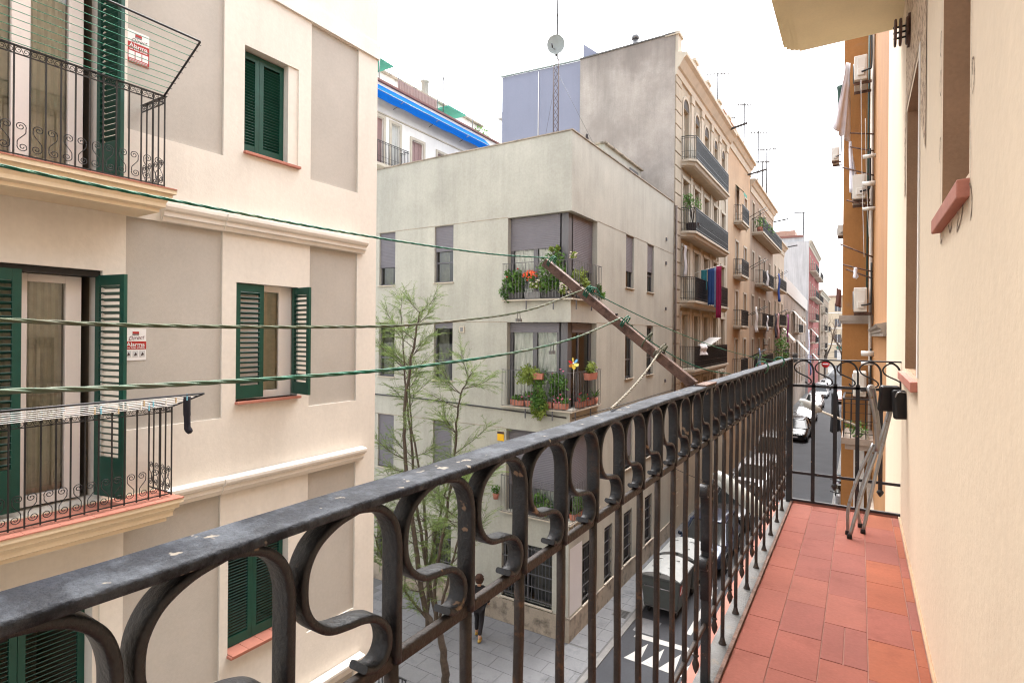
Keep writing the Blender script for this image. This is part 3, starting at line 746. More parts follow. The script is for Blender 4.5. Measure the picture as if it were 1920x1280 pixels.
# vent, yellow sign, roof hut
vt = thing('wall_vent', 'small grey square vent on the beige side wall', 'vent', (-10.72, BY, .0)); MB().box(-10.81, -10.62, BY-.03, BY+.01, -.01, .2).add('frame', K['stonelight'], vt); MB().box(-10.77, -10.66, BY-.038, BY-.028, .03, .16).add('grille', K['acgrey'], vt)
ys = thing('alarm_sign', 'small yellow alarm sign on the beige corner building', 'sign', (-9.2, BY, -3.27))
MB().box(-9.33, -9.09, BY-.02, BY-.004, -3.27, -2.99).add('plate', plain('sign yellow', (.75, .42, .01)), ys); MB().box(-9.33, -9.09, BY-.022, BY-.0195, -3.06, -2.99).add('band', K['signdark'], ys)
rh = thing('roof_hut', 'low beige stair hut on the roof of the corner building', 'roof hut', (-8.9, 21.6, RT))
MB().box(-10.6, -8.2, 19.5, 23.6, RT-.5, 7.15).add('wall', K['beige'], rh); MB().box(-10.7, -8.1, 19.4, 23.7, 7.15, 7.21).add('roof', K['plinth'], rh)
MB().box(-8.2, -8.17, 22.2, 23.2, 5.9, 6.95).add('vent_grille', K['gframe'], rh)
bd_ = MB(); bd_.lathe([(0, 0), (.045, .03), (.06, .10), (.035, .16), (.045, .20), (.02, .24), (0, .25)], (BX-.1, 15.3, RT+.04), 10)
bo = bd_.add('bird', plain('dark feathers', (.03, .025, .025), .8)); tag(bo, 'small dark bird perched on the parapet of the corner building', 'bird')
bt = MB(); bt.tube([(BX-.1, 15.28, RT+.12), (BX-.1, 15.18, RT+.05)], [.03, .012], 6); bt.tube([(BX-.1, 15.33, RT+.25), (BX-.1, 15.38, RT+.25)], [.02, .004], 5); bt.add('wing_tail', plain('dark feathers', (.03, .025, .025)), bo)
for i, (z) in enumerate((2.9, 1.0, -.5, -2.0, 3.9)):
    tag(MB().box(BX, BX+.05, 23.0, 23.10, z, z+.13).add('cable_clip', K['gframe']), ['second highest', 'middle', 'second lowest', 'lowest', 'highest'][i]+' of the five small dark fixings on the beige wall near the drainpipe', 'fixing', 'fixings on the beige wall')

# ================================================================== grey party wall building and the lavender one
gb = thing('stone_building', 'tall stone apartment building with long iron balconies and a stained grey side wall', 'building', (BX, 30, GZ))
GY0, GY1 = 24.2, 35.75
m = MB(); fg = lambda u, z, d: (BX-d, u, z)
gcols = [(25.45, 26.45), (27.55, 28.45), (29.5, 30.5), (31.7, 32.6), (33.7, 34.6)]
gfl = [(7.95, 10.35), (4.75, 7.05), (1.65, 3.95), (-1.45, .9), (-4.6, -2.2)]
gh = [(a, b, c, d, .30) for (c, d) in gfl for (a, b) in gcols]
m.wall(fg, GY0+.001, GY1, GZ, 11.3, gh); m.add('facade', K['stone'], gb)
sd = MB(); sd.quad((-11.45, GY0, GZ), (BX-.001, GY0, GZ), (BX-.001, GY0, 13.1), (-11.45, GY0, 13.1)); sd.quad((-11.45, GY0, 12.6), (BX-.35, GY0, 12.6), (BX-.35, GY1, 12.6), (-11.45, GY1, 12.6)); sd.quad((-11.45, GY1, GZ), (BX, GY1, GZ), (BX, GY1, 12.95), (-11.45, GY1, 13.1)); sd.add('side_wall', K['concrete'], gb)
MB().box(-11.46, BX, GY0-.05, GY0+.2, 13.1, 13.16).add('coping', K['ledge'], gb)
cn = MB(); cn.extrude([(0, 11.3), (-.08, 11.32), (-.10, 11.6), (-.18, 11.65), (-.36, 11.95), (-.50, 12.05), (-.50, 12.2), (0, 12.28)], fg, GY0, GY1); cn.add('cornice', K['stonelight'], gb)
pr = MB(); pr.box(BX-.3, BX-.02, GY0+.02, GY1, 12.2, 12.85); pr.add('parapet', K['stonelight'], gb)
for y in (24.5, 27.3, 30.0, 32.7, 35.3):
    q = MB(); q.box(BX-.4, BX+.12, y-.28, y+.28, 12.2, 13.05); q.box(BX-.45, BX+.18, y-.34, y+.34, 13.05, 13.18); q.add('parapet_pier', K['stonelight'], gb)
# rusticated corner strip: each stone proud with recessed joints
zc = -8.2
while zc < 11.1:
    MB().box(BX, BX+.05, GY0+.02, GY0+.95, zc, zc+.56).add('stone', K['stone'], gb, bevel=.02); zc += .60
for (a, b) in gcols:     # pilaster strips between windows
    pass
for y in (26.98, 28.97, 31.1, 33.15, 35.1):
    q = MB(); q.box(BX, BX+.06, y-.22, y+.22, -5.2, 11.25); q.box(BX, BX+.10, y-.28, y+.28, 10.95, 11.27); q.add('pilaster', K['stonelight'], gb)
for fi, (c, d) in enumerate(gfl):
    for (a, b) in gcols:
        w = MB(); e = .16
        for (u0, u1) in ((a, a+.08), ((a+b)/2-.04, (a+b)/2+.04), (b-.08, b)): w.box(BX-e-.05, BX-e, u0, u1, c, d)
        w.box(BX-e-.05, BX-e, a+.08, b-.08, d-.1, d); w.box(BX-e-.05, BX-e, a+.08, b-.08, c, c+.5); w.box(BX-e-.05, BX-e, a+.08, b-.08, c+1.6, c+1.68)
        wo = w.add('window', plain('cream joinery', (.50, .45, .37), .6), gb)
        MB().quad(fg(a, c, e+.03), fg(b, c, e+.03), fg(b, d, e+.03), fg(a, d, e+.03)).add('pane', K['glass_dark'], wo)
        MB().quad(fg(a, c, e+.3), fg(b, c, e+.3), fg(b, d, e+.3), fg(a, d, e+.3)).add('curtain', K['curtain'], wo)
        sr = MB(); sr.box(BX, BX+.05, a-.14, a, c, d+.02); sr.box(BX, BX+.05, b, b+.14, c, d+.02)
        if fi == 0:    # round arches on the top floor
            n = 8; cy_ = (a+b)/2; r0 = (b-a)/2; r1 = r0+.14
            for k in range(n):
                a0, a1 = PI*k/n, PI*(k+1)/n
                P0 = [(BX+.05, cy_+r*math.cos(t), d+.02+r*math.sin(t)*.9) for r, t in ((r0, a0), (r1, a0), (r1, a1), (r0, a1))]; sr.poly(P0)
                P1 = [(BX, p[1], p[2]) for p in P0]; sr.poly([P0[1], P0[2], P1[2], P1[1]]); sr.poly([P0[0], P0[3], P1[3], P1[0]])
            ar = MB(); ar.poly([(BX-.02+.03, cy_+r0*math.cos(PI*k/10), d+.02+r0*math.sin(PI*k/10)*.9) for k in range(11)]); ar.add('fanlight', plain('dark matt glass', (.09, .085, .08), .8, spec=.1), wo)  # fanlight kept dark and matt so the sky does not mirror in it
        else: sr.box(BX, BX+.08, a-.16, b+.16, d+.02, d+.16)
        sr.add('surround', K['stonelight'], wo)
def railing_mesh(x, y0, y1, z0, h, xw, sp=.11, w=.012, corner=.0):
    r = MB(); zt = z0+h
    pts = [(xw, y0), (x-corner, y0), (x, y0+corner), (x, y1-corner), (x-corner, y1), (xw, y1)] if corner else [(xw, y0), (x, y0), (x, y1), (xw, y1)]
    for (p, q) in zip(pts[:-1], pts[1:]):
        for z, t in ((zt, .035), (zt-.09, .018), (z0+.10, .018), (z0+.35, .014)): r.bar((p[0], p[1], z), (q[0], q[1], z), t, t*.7)
        L_ = math.hypot(q[0]-p[0], q[1]-p[1]); n = max(1, int(L_/sp))
        for k in range(n): 
            t = k/n; r.bar((p[0]+(q[0]-p[0])*t, p[1]+(q[1]-p[1])*t, z0), (p[0]+(q[0]-p[0])*t, p[1]+(q[1]-p[1])*t, zt), w, w)
    return r
for i, (c, d) in enumerate(gfl[:4]):
    z = c-.12; x1 = -6.22; ya, yb_ = 25.05, 32.9
    s = MB(); out = []
    for (dx, dz) in ((0, 0), (0, -.10), (-.07, -.12), (-.12, -.24), (-.22, -.30)):
        out.append([(BX, ya-dx*.0, z+dz), (x1+dx-.28, ya-dx, z+dz), (x1+dx, ya+.28-dx, z+dz), (x1+dx, yb_-.1+dx, z+dz), (BX, yb_-.1+dx, z+dz)])
    for a_, b_ in zip(out[:-1], out[1:]):
        for k in range(4): s.quad(a_[k], a_[k+1], b_[k+1], b_[k])
    s.poly(out[0]); s.poly(out[-1][::-1]); s.add('balcony_slab', K['stonelight'], gb)
    railing_mesh(x1-.03, ya+.05, yb_-.16, z+.01, 1.02, BX, .085, .016, .26).add('railing', K['iron'], gb)
    if i >= 0:   # black mesh screen tied inside the railing front
        MB().box(x1-.075, x1-.07, ya+1.0, yb_-.2, z+.12, z+.95).add('screen', plain('dark railing cloth', (.012, .012, .012), 1.0, spec=.05), gb)
dp_ = MB(); dp_.tube([(BX+.09, GY0+.04, -7), (BX+.09, GY0+.04, 5.6)], .05, 8); dp_.add('drainpipe', plain('brown pipe', (.10, .07, .055), .6), gb)
cp_ = thing('flue_pipe', 'short metal flue pipe on top of the grey side wall', 'flue', (-8.86, 24.6, 12.9)); MB().tube([(-8.86, 24.6, 12.9), (-8.86, 24.6, 13.55)], .13, 10).add('pipe', K['zinc'], cp_); MB().tube([(-8.86, 24.6, 13.55), (-8.86, 24.6, 13.72)], .17, 10).add('cap', K['zinc'], cp_)
tri = MB(); tri.poly([(-11.4, 24.4, 13.1), (-10.4, 24.4, 13.1), (-11.4, 24.4, 13.95)]); tri.poly([(-11.4, 24.6, 13.1), (-10.4, 24.6, 13.1), (-11.4, 24.6, 13.95)]); tri.quad((-11.4, 24.4, 13.95), (-10.4, 24.4, 13.1), (-10.4, 24.6, 13.1), (-11.4, 24.6, 13.95)); tri.quad((-11.4, 24.4, 13.95), (-11.4, 24.6, 13.95), (-11.4, 24.6, 13.1), (-11.4, 24.4, 13.1))
tag(tri.add('roof_gable', K['lavender']), 'small grey triangular gable on the roof above the lavender wall', 'gable')
lv = thing('lavender_building', 'plain lavender grey party wall behind the lattice mast', 'building', (-13.7, 24.3, GZ))
lm = MB(); lm.quad((-15.95, 24.25, GZ), (-11.455, 24.25, GZ), (-11.455, 24.25, 13.08), (-15.95, 24.25, 13.32)); lm.quad((-15.95, 24.25, GZ), (-15.95, 34, GZ), (-15.95, 34, 13.3), (-15.95, 24.25, 13.32)); lm.quad((-15.95, 24.25, 13.32), (-11.45, 24.25, 13.08), (-11.45, 34, 13.08), (-15.95, 34, 13.32)); lm.add('wall', K['lavender'], lv)
MB().tube([(-13.75, 24.22, 9), (-13.75, 24.22, 13.1)], .022, 6).add('pipe', K['signwhite'], lv)
lc = MB(); lc.bar((-16.0, 24.22, 13.36), (-11.45, 24.22, 13.12), .1, .05); lc.add('coping', plain('green grey flashing', (.25, .30, .28)), lv); MB().box(-16.35, -15.95, 24.4, 33, 11.3, 11.6).add('cornice', K['white'], lv)

# lattice mast with dish and antenna
mx, my = -10.5, 20.0
ms = thing('antenna_mast', 'thin lattice radio mast with a pale satellite dish on the beige roof', 'antenna mast', (mx, my, 5.2))
lt = MB(); pz0, pz1 = 5.2, 11.2; tri_ = [(mx+.13*math.cos(a), my+.13*math.sin(a)) for a in (R(90), R(210), R(330))]
for (x, y) in tri_: lt.tube([(x, y, pz0), (x, y, pz1)], .020, 5)
z = pz0; k = 0
while z < pz1-.25:
    for i in range(3):
        p, q = tri_[i], tri_[(i+1) % 3]; lt.tube([(p[0], p[1], z), (q[0], q[1], z+.28)], .011, 4)
    z += .28
lt.add('lattice', plain('rusty mast steel', (.075, .05, .045), .7), ms)
MB().tube([(mx, my, 11.1), (mx, my, 14.2)], .034, 6).add('pole', K['aerial'], ms)
ds = MB(); n = 10
ds.lathe([(.36*k/n, .10*(k/n)**2) for k in range(n+1)]+[(.36, .115)]+[(.36*k/n, .10*(k/n)**2+.012) for k in range(n, -1, -1)], (0, 0, 0), 24)
ds.add('dish', plain('pale dish', (.22, .24, .23), .7), ms, T(mx+.03, my-.16, 11.58) @ RZ(R(24)) @ M.Rotation(R(86), 4, 'X') @ M.Scale(1.15, 4, V((0, 1, 0))))
br = MB(); br.tube([(mx, my-.1, 11.45), (mx+.05, my-.5, 11.35)], .012, 5); br.tube([(mx+.05, my-.5, 11.35), (mx+.05, my-.55, 11.5)], .03, 6); br.tube([(mx, my-.12, 11.2), (mx, my-.12, 11.6)], .03, 6); br.add('feed_arm', K['iron'], ms)
br = MB()
for z in (12.85, 13.9): br.tube([(mx, my-.03, z), (mx+.02, my-.03, z+.12)], .04, 6)
br.add('clamp', K['iron'], ms)
for (dx, dy) in ((-2.0, 1.5), (2.2, 1.8)):
    MB().tube([(mx, my, 10.6), (mx+dx, my+dy, 5.4)], .006, 4).add('guy_wire', K['iron'], ms)

# ================================================================== white building with the blue awning (next street)
wb = thing('white_building', 'white building with a long blue awning and roof terrace beyond the corner', 'building', (-22, 27, GZ))
WX = -22.0; fw = lambda u, z, d: (WX-d, u, z)
whl = [(24.0, 25.0, 8.6, 11.1, .25), (26.3, 27.3, 8.6, 11.0, .25), (21.0, 21.75, 8.9, 11.55, .25), (28.6, 29.6, 8.6, 11.0, .25), (22.35, 23.0, 8.9, 11.5, .25)]
m = MB(); m.wall(fw, 14, 33, GZ, 13.5, whl); m.quad((WX, 33, GZ), (WX-9, 33, GZ), (WX-9, 33, 13.5), (WX, 33, 13.5)); m.quad((WX, 14, 13.5), (WX, 33, 13.5), (WX-9, 33, 13.5), (WX-9, 14, 13.5)); m.add('wall', K['white'], wb)
MB().extrude([(0, 13.42), (-.12, 13.44), (-.14, 13.54), (0, 13.56)], fw, 14, 33.1).add('cornice', plain('brick red trim', (.22, .10, .08)), wb)
MB().extrude([(0, 11.75), (-.06, 11.76), (-.06, 11.82), (0, 11.84)], fw, 14, 33).add('moulding', K['stonelight'], wb)
for i, h in enumerate(whl):
    a, b, c, d, e = h; sh = plain('dusty rose shutters', (.28, .18, .17), .7) if i != 4 else plain('grey screen', (.5, .5, .47), .7)
    wo = MB().box(WX-.22, WX-.14, a, b, c, d).add('window', sh, wb)
    for (u0, u1, z0, z1) in ((a-.15, a, c, d+.15), (b, b+.15, c, d+.15), (a, b, d, d+.15)): MB().box(WX, WX+.05, u0, u1, z0, z1).add('surround', K['stonelight'], wo)
    for k in range(3): MB().box(WX-.142, WX-.125, a+.05+(b-a)*k/3, a+.02+(b-a)*(k+1)/3, c, d-.05).add('shutter_leaf', sh, wo)
aw = MB(); n = 30
for k in range(n):
    y0, y1 = 18+13.2*k/n, 18+13.2*(k+1)/n; s0, s1 = .02*math.sin(k*1.3), .02*math.sin((k+1)*1.3)
    aw.quad((WX+.05, y0, 13.25), (WX+.05, y1, 13.25), (WX+.55, y1, 12.72+s1), (WX+.55, y0, 12.72+s0)); aw.quad((WX+.55, y0, 12.72+s0), (WX+.55, y1, 12.72+s1), (WX+.56, y1, 12.24+s1), (WX+.56, y0, 12.24+s0))
aw.add('awning', plain('blue canvas', (.005, .09, .36), .95, spec=.02), wb)
ab = MB()
for y in (19, 22.5, 25.5, 28.5, 31): ab.tube([(WX, y, 12.3), (WX+.74, y, 12.55)], .02, 5)
ab.tube([(WX+.74, 18, 12.58), (WX+.74, 31.2, 12.58)], .02, 5); ab.add('awning_arm', K['zinc'], wb)
MB().box(WX, WX+.7, 18, 23.1, 8.7, 8.85).add('balcony_slab', K['stonelight'], wb); railing_mesh(WX+.66, 18, 23.05, 8.85, 1.15, WX, .11, .02).add('railing', K['iron'], wb)
tr_ = thing('roof_terrace', 'white roof terrace rooms with green awning and chimneys above the blue awning', 'roof terrace', (-25, 26, 13.5))
MB().box(WX-6, WX-1.6, 20, 33, 13.5, 15.0).add('wall', K['white'], tr_); MB().box(WX-6.2, WX-1.4, 20, 33.2, 15.0, 15.12).add('roof', K['plinth'], tr_)
MB().bar((WX-1.2, 18.5, 14.9), (WX-1.2, 22.6, 14.75), 2.2, .05).add('awning', plain('green canvas', (.05, .25, .18), .8), tr_)
for k in range(26): MB().box(WX-.08, WX-.04, 22.9+k*.13, 23.0+k*.13, 13.56, 14.15).add('fence_board', plain('pinkish boards', (.27, .19, .175), .8), tr_)
for y in (21.5, 23.0, 26.4, 30.0): MB().tube([(WX-.1, y, 13.5), (WX-.1, y, 14.75)], .03, 6).add('post', K['zinc'], tr_)
MB().lathe([(.24, 0), (.24, 1.4), (.28, 1.4), (.28, 1.5), (0, 1.5)], (WX-2.2, 27.6, 14.9), 10).add('chimney', plain('grey chimney', (.42, .42, .40)), tr_)
MB().lathe([(.16, 0), (.16, .8), (.2, .8), (.1, 1.0), (0, 1.0)], (WX-1.8, 30.6, 14.4), 8).add('chimney', plain('brick red trim', (.22, .10, .08)), tr_)
MB().box(WX-1.2, WX-.2, 27.6, 29.4, 14.3, 14.4).add('canopy', plain('green canvas', (.05, .25, .18), .8), tr_)
def antenna(x, y, z0, z1, label, n=5, L_=.9, az=0.5):
    t = thing('tv_antenna', label, 'antenna', (x, y, z0)); MB().tube([(x, y, z0), (x, y, z1)], .0011*y+.004, 5).add('pole', K['aerial'], t)
    c, s = math.cos(az), math.sin(az); e = MB(); z = z1-.12
    e.tube([(x-c*L_/2, y-s*L_/2, z), (x+c*L_/2, y+s*L_/2, z)], .0009*y, 4)
    for k in range(n):
        u = -L_/2+L_*k/(n-1); w = .18+.10*k/(n-1); e.tube([(x+c*u+s*w, y+s*u-c*w, z), (x+c*u-s*w, y+s*u+c*w, z)], .0007*y, 4)
    e.add('elements', K['aerial'], t); return t
antenna(WX-.4, 27.3, 13.5, 16.1, 'thin whip antenna standing on the white roof terrace', 2, .1)
antenna(WX-2.5, 25.5, 15.0, 16.2, 'small tangled aerial above the white roof terrace', 6, 1.0, 1.2)
def foliage(mb, c, rad, n, size, rnd, squash=(1, 1, 1)):
    for _ in range(n):
        d = V((rnd.gauss(0, 1), rnd.gauss(0, 1), rnd.gauss(0, 1))).normalized() * (rnd.random()**.45)
        p = V(c) + V((d.x*rad*squash[0], d.y*rad*squash[1], d.z*rad*squash[2]))
        a = V((rnd.uniform(-1, 1), rnd.uniform(-1, 1), rnd.uniform(-1, 1))).normalized(); b = a.orthogonal().normalized()
        s = size*rnd.uniform(.6, 1.3); t = a*s; u = b*s*.42
        mb.quad(p-t, p+u*.9, p+t, p-u)
rt = random.Random(3)
fo = MB(); foliage(fo, (WX-1.0, 32.2, 13.9), .75, 500, .09, rt); tg = thing('roof_shrub', 'green shrub at the end of the white roof terrace', 'shrub', (WX-1, 32.2, 13.5)); fo.add('foliage', K['leaf'], tg); MB().tube([(WX-1, 32.2, 13.5), (WX-1, 32.2, 14)], .04, 5).add('stem', K['bark'], tg)
# ================================================================== farther houses along the left side
def house(name, label, X0, y0, y1, ztop, wall, floors, cols, balc=(), trim='stonelight', side=None, depth=9, shutter_mat=None, cornice=True, wh=2.2, ww=.9, xf=1):
    """floors: list of floor levels; cols: window centres along the street; balc: (floor index, ya, yb, out)"""
    t = thing(name, label, 'building', (X0, (y0+y1)/2, GZ))
    f = lambda u, z, d: (X0-d*xf, u, z)
    hs = []
    for fl in floors:
        for c in cols: hs.append((c-ww/2, c+ww/2, fl, fl+wh, .22))
    m = MB(); m.wall(f, y0, y1, GZ, ztop, hs)
    m.add('facade', K[wall], t)
    b = MB(); sx = X0-depth*xf
    b.quad((X0, y0, GZ), (sx, y0, GZ), (sx, y0, ztop), (X0, y0, ztop)); b.quad((X0, y1, GZ), (sx, y1, GZ), (sx, y1, ztop), (X0, y1, ztop)); b.quad((X0, y0, ztop), (X0, y1, ztop), (sx, y1, ztop), (sx, y0, ztop))
    b.add('side_wall', K[side or wall], t)
    for h in hs:
        a, bb_, c, d, e = h
        fr_ = MB(); fr_.box(X0-.14*xf, X0-.10*xf, a, a+.06, c, d); fr_.box(X0-.14*xf, X0-.10*xf, bb_-.06, bb_, c, d); fr_.box(X0-.14*xf, X0-.10*xf, (a+bb_)/2-.03, (a+bb_)/2+.03, c, d); fr_.box(X0-.14*xf, X0-.10*xf, a, bb_, d-.07, d)
        wo = fr_.add('window', shutter_mat or plain('pale joinery', (.50, .47, .42)), t)
        if random.random() < .4: MB().box(X0-.12*xf, X0-.09*xf, a+.02, bb_-.02, c+random.choice((.0, .8, 1.3)), d).add('blind', random.choice((plain('pale blind', (.52, .50, .46)), plain('grey blind', (.28, .27, .26)), plain('brown blind', (.22, .13, .08)))), wo)
        MB().quad(f(a, c, .13), f(bb_, c, .13), f(bb_, d, .13), f(a, d, .13)).add('pane', K['glass_dark'], wo)
        MB().quad(f(a, c, .5), f(bb_, c, .5), f(bb_, d, .5), f(a, d, .5)).add('room', K['room'], wo)
        s = MB(); p0, p1 = sorted((X0+.002*xf, X0+.04*xf))
        s.box(p0, p1, a-.12, a, c, d+.12); s.box(p0, p1, bb_, bb_+.12, c, d+.12); s.box(p0, p1, a, bb_, d, d+.12); s.add('surround', K[trim], wo)
    if cornice:
        MB().extrude([(0, ztop-.9), (-.06, ztop-.88), (-.08, ztop-.45), (-.16, ztop-.4), (-.30, ztop-.15), (-.42, ztop-.1), (-.42, ztop+.04), (0, ztop+.06)], lambda u, z, d: (X0-d*xf, u, z), y0, y1).add('cornice', K[trim], t)
    for (fl, ya, yb_, out) in balc:
        z = fl-.05; xo = X0+out*xf
        s = MB(); x_, x__ = sorted((X0, xo)); s.box(x_, x__, ya, yb_, z-.12, z)
        x_, x__ = sorted((X0, xo-.10*xf)); s.box(x_, x__, ya+.08, yb_-.08, z-.22, z-.12); s.add('balcony_slab', K[trim], t)
        railing_mesh(xo-.04*xf, ya+.03, yb_-.03, z, 1.0, X0, .115, .016).add('railing', K['iron'], t)
    return t
oc = house('ochre_house', 'ochre rendered apartment house next to the stone building', BX, 35.76, 43.75, 12.45, 'ochre', [7.35, 3.9, .65, -2.5, -5.6], [38.7, 41.8],
      balc=[(7.35, 37.6, 40.2, .55), (3.9, 37.6, 40.2, .55), (.65, 37.6, 40.2, .55), (-2.5, 37.6, 40.2, .55)], ww=1.0)
ar_ = thing('attic_storey', 'low attic block above the ochre house', 'attic', (-8.5, 40, 12.45)); MB().box(-12, -7.6, 37.5, 43.0, 12.5, 14.4).add('wall', K['ochre'], ar_); MB().box(-12.1, -7.5, 37.4, 43.1, 14.4, 14.52).add('roof', K['brick'], ar_)
tn = house('tan_house', 'tan apartment house with a long top balcony and potted plants', BX, 43.76, 56.5, 11.4, 'tan', [7.75, 4.05, .75, -2.5, -5.6], [45.2, 48.3, 51.0, 54.2],
      balc=[(7.75, 44.6, 56.3, .8), (4.05, 46.2, 52.6, .6), (.75, 46.2, 52.6, .6), (-2.5, 46.2, 52.6, .6)])
bf = house('buff_house', 'buff apartment house with plain cornice beyond the tan house', BX, 56.51, 65.3, 9.2, 'tanlight', [4.4, 1.0, -2.4, -5.6], [58.2, 61.0, 63.6], balc=[(4.4, 56.9, 62.4, .6), (1.0, 56.9, 62.4, .6), (-2.4, 60, 64.8, .6)])
tt = thing('roof_terrace', 'roof terrace walls and glass screens above the tan house', 'roof terrace', (-8.2, 48, 11.4)); MB().box(-11, -7.5, 44.2, 47.2, 11.45, 13.2).add('wall', K['brick'], tt); MB().box(-11, -7.3, 49.5, 52.5, 11.45, 12.9).add('wall', K['tanlight'], tt); MB().box(-7.3, -7.26, 46, 50, 11.45, 12.6).add('screen', plain('pale screen', (.35, .42, .43), .4), tt)
dr = house('derelict_house', 'low crumbling grey brown house with bricked windows and dust sheet', BX, 65.31, 94.0, 5.5, 'derelict', [.4, -3.1, -6.4], [67.6, 70.4, 73.5, 77, 80.5, 84, 88, 91.5], trim='tanlight', balc=[(-3.1, 68.8, 75, .6), (.4, 76, 82, .6)], cornice=False)
MB().bar((BX+.05, 66, 5.55), (BX+.25, 93, 4.4), .06, 1.6).add('dust_sheet', plain('pale dust sheet', (.48, .46, .43), .9), dr)
rdh = house('red_house', 'tall house with red front and blank white side wall', BX+.35, 94.01, 118, 14.2, 'redpaint', [9.9, 5.9, 2.4, -1.0, -4.6], [96.5, 101, 105.5, 110, 114.5], balc=[(9.9, 95.2, 104, .9), (9.9, 106, 116, .9), (5.9, 95.2, 104, .9), (5.9, 106, 116, .9), (2.4, 95.2, 104, .9), (-1.0, 95.2, 104, .9)], side='whitewash')
rt2 = thing('roof_terrace', 'brown brick roof room and red awning on the white sided house', 'roof terrace', (-9, 100, 14.2)); MB().box(-13, -8.6, 95.5, 103, 14.25, 16.2).add('wall', K['brick'], rt2); MB().box(-14, -7.4, 94.3, 95, 14.9, 15.2).add('awning', plain('brick red trim', (.22, .10, .08)), rt2); MB().box(-14, -7.4, 94.5, 94.9, 14.25, 14.9).add('parapet', K['whitewash'], rt2)
house('plain_house', 'plain brownish house at the far left end of the street', BX+.6, 118.01, 150, 8.5, 'tan', [4.5, 1.0, -2.4, -5.6], [121, 126, 131, 136, 141, 146], balc=[(4.5, 120, 128, .8), (1.0, 120, 128, .8), (1.0, 133, 142, .8), (-2.4, 120, 128, .8)])
# house closing the street
en = thing('end_building', 'pale cream building closing the far end of the street', 'building', (-5, 190, GZ))
fe = lambda u, z, d: (u, 190+d, z); eh = []
for fl in (7.2, 2.6, -2.0, -6.6):
    for c in (-14.2, -9.4, -5.6, -1.6, 3, 8): eh.append((c-.8, c+.8, fl, fl+2.4, .3))
MB().wall(fe, -30, 22, GZ, 11.6, eh).add('facade', plain('pale cream render', (.60, .48, .34), .9), en)
MB().quad((-30, 190, 11.6), (22, 190, 11.6), (22, 200, 11.6), (-30, 200, 11.6)).add('roof', K['plinth'], en); MB().box(-30, 22, 189.7, 190, 11.5, 11.9).add('cornice', K['brick'], en)
for (a, b, c, d, e) in eh:
    wo = MB().box(a, (a+b)/2-.05, 190.1, 190.2, c, d).add('window', K['gframe'], en); MB().box((a+b)/2+.05, b, 190.1, 190.2, c, d).add('window', K['gframe'], en); MB().box((a+b)/2-.05, (a+b)/2+.05, 190.08, 190.18, c, d).add('window_frame', K['white'], en)
for fl in (6.9, 2.3, -2.3): MB().box(-30, 22, 189.9, 190.0, fl-.25, fl).add('band', K['white'], en)
gk = thing('shop_awning', 'pale green and white shopfront at the far street end', 'shopfront', (-2, 160, GZ)); MB().box(-4.8, -1.6, 160, 160.4, -6.2, -3.2).add('front', K['white'], gk); MB().box(-4.9, -1.5, 159.6, 160, -3.3, -2.6).add('fascia', plain('green canvas', (.05, .25, .18), .8), gk)
# bare tree at the end of the street
def bare_tree(name, label, base, h, seed, lean=0):
    rnd = random.Random(seed); t = thing(name, label, 'tree', base); tk = MB(); tw = MB(); B = V(base)
    def grow(p, d, L_, r, lev):
        pts = [p]; dd = d.copy(); n = 5
        for k in range(n):
            dd = (dd + V((rnd.uniform(-.2, .2), rnd.uniform(-.2, .2), rnd.uniform(-.05, .18)))).normalized(); pts.append(pts[-1]+dd*L_/n)
        (tk if lev < 2 else tw).tube(pts, [r*(1-.55*k/n) for k in range(n+1)], 6 if lev < 2 else 3, cap=False)
        if lev < 4:
            for k in range(3 if lev else 5):
                i = rnd.randint(2, n); nd = (dd + V((rnd.uniform(-1, 1), rnd.uniform(-1, 1), rnd.uniform(-.1, .7)))).normalized()
                grow(pts[i], nd, L_*rnd.uniform(.55, .8), r*.5, lev+1)
    grow(B, V((lean, 0, 1)), h*.36, h*.02, 0)
    tk.add('trunk', K['bark'], t); tw.add('crown', K['baretwig'], t)
bare_tree('bare_tree', 'large bare tree with brown twigs at the end of the street', (-6.3, 132, GZ), 19, 5)
bare_tree('bare_tree', 'smaller bare tree behind the no entry sign', (-3.4, 142, GZ), 15, 9, -.1)
# ---------------------------------------------------------------- street clutter on the left facades
def air_con(label, x, y, z, face, w=.78, h=.50, d=.235, cables=True, bracket=True):
    """face 'x-': unit hangs on a wall whose outside is -X ; 'x+': outside +X"""
    s = -1 if face == 'x-' else 1
    t = thing('air_conditioner', label, 'air conditioner', (x, y, z))
    x0, x1 = x+s*.08, x+s*(.08+d)
    MB().box(x0, x1, y-w/2, y+w/2, z, z+h).add('case', K['acwhite'], t, bevel=.015)
    fg_ = MB(); fg_.lathe([(0, 0), (.19, 0), (.20, .012), (.17, .02), (0, .02)], (x1 + (0 if s > 0 else -.02), y-.1, z+h/2), 16, axis='x'); fg_.add('fan_grille', K['acgrey'], t)
    sp = MB(); sp.box(x0+s*.03, x1-s*.06, y-w/2-.012, y-w/2+.002, z+.10, z+.45); sp.add('side_cover', K['acwhite'], t, bevel=.006)
    MB().box(x0+s*.05, x0+s*.17, y-w/2-.05, y-w/2-.008, z+.07, z+.21).add('valve_cover', K['acwhite'], t, bevel=.01)
    if cables: MB().tube(spline([(x0+s*.1, y-w/2-.05, z+.13), (x0-s*.02, y-w/2-.08, z+.15), (x0-s*.07, y-w/2-.02, z+.25), (x0-s*.07, y-w/2, z+1.0)], 6), .018, 6).add('cable', K['black'], t)
    if bracket:
        b = MB()
        for yy in (y-w*.33, y+w*.33): b.bar((x, yy, z-.03), (x1, yy, z-.03), .04, .05)
        b.add('bracket', K['rust'], t)
    return t
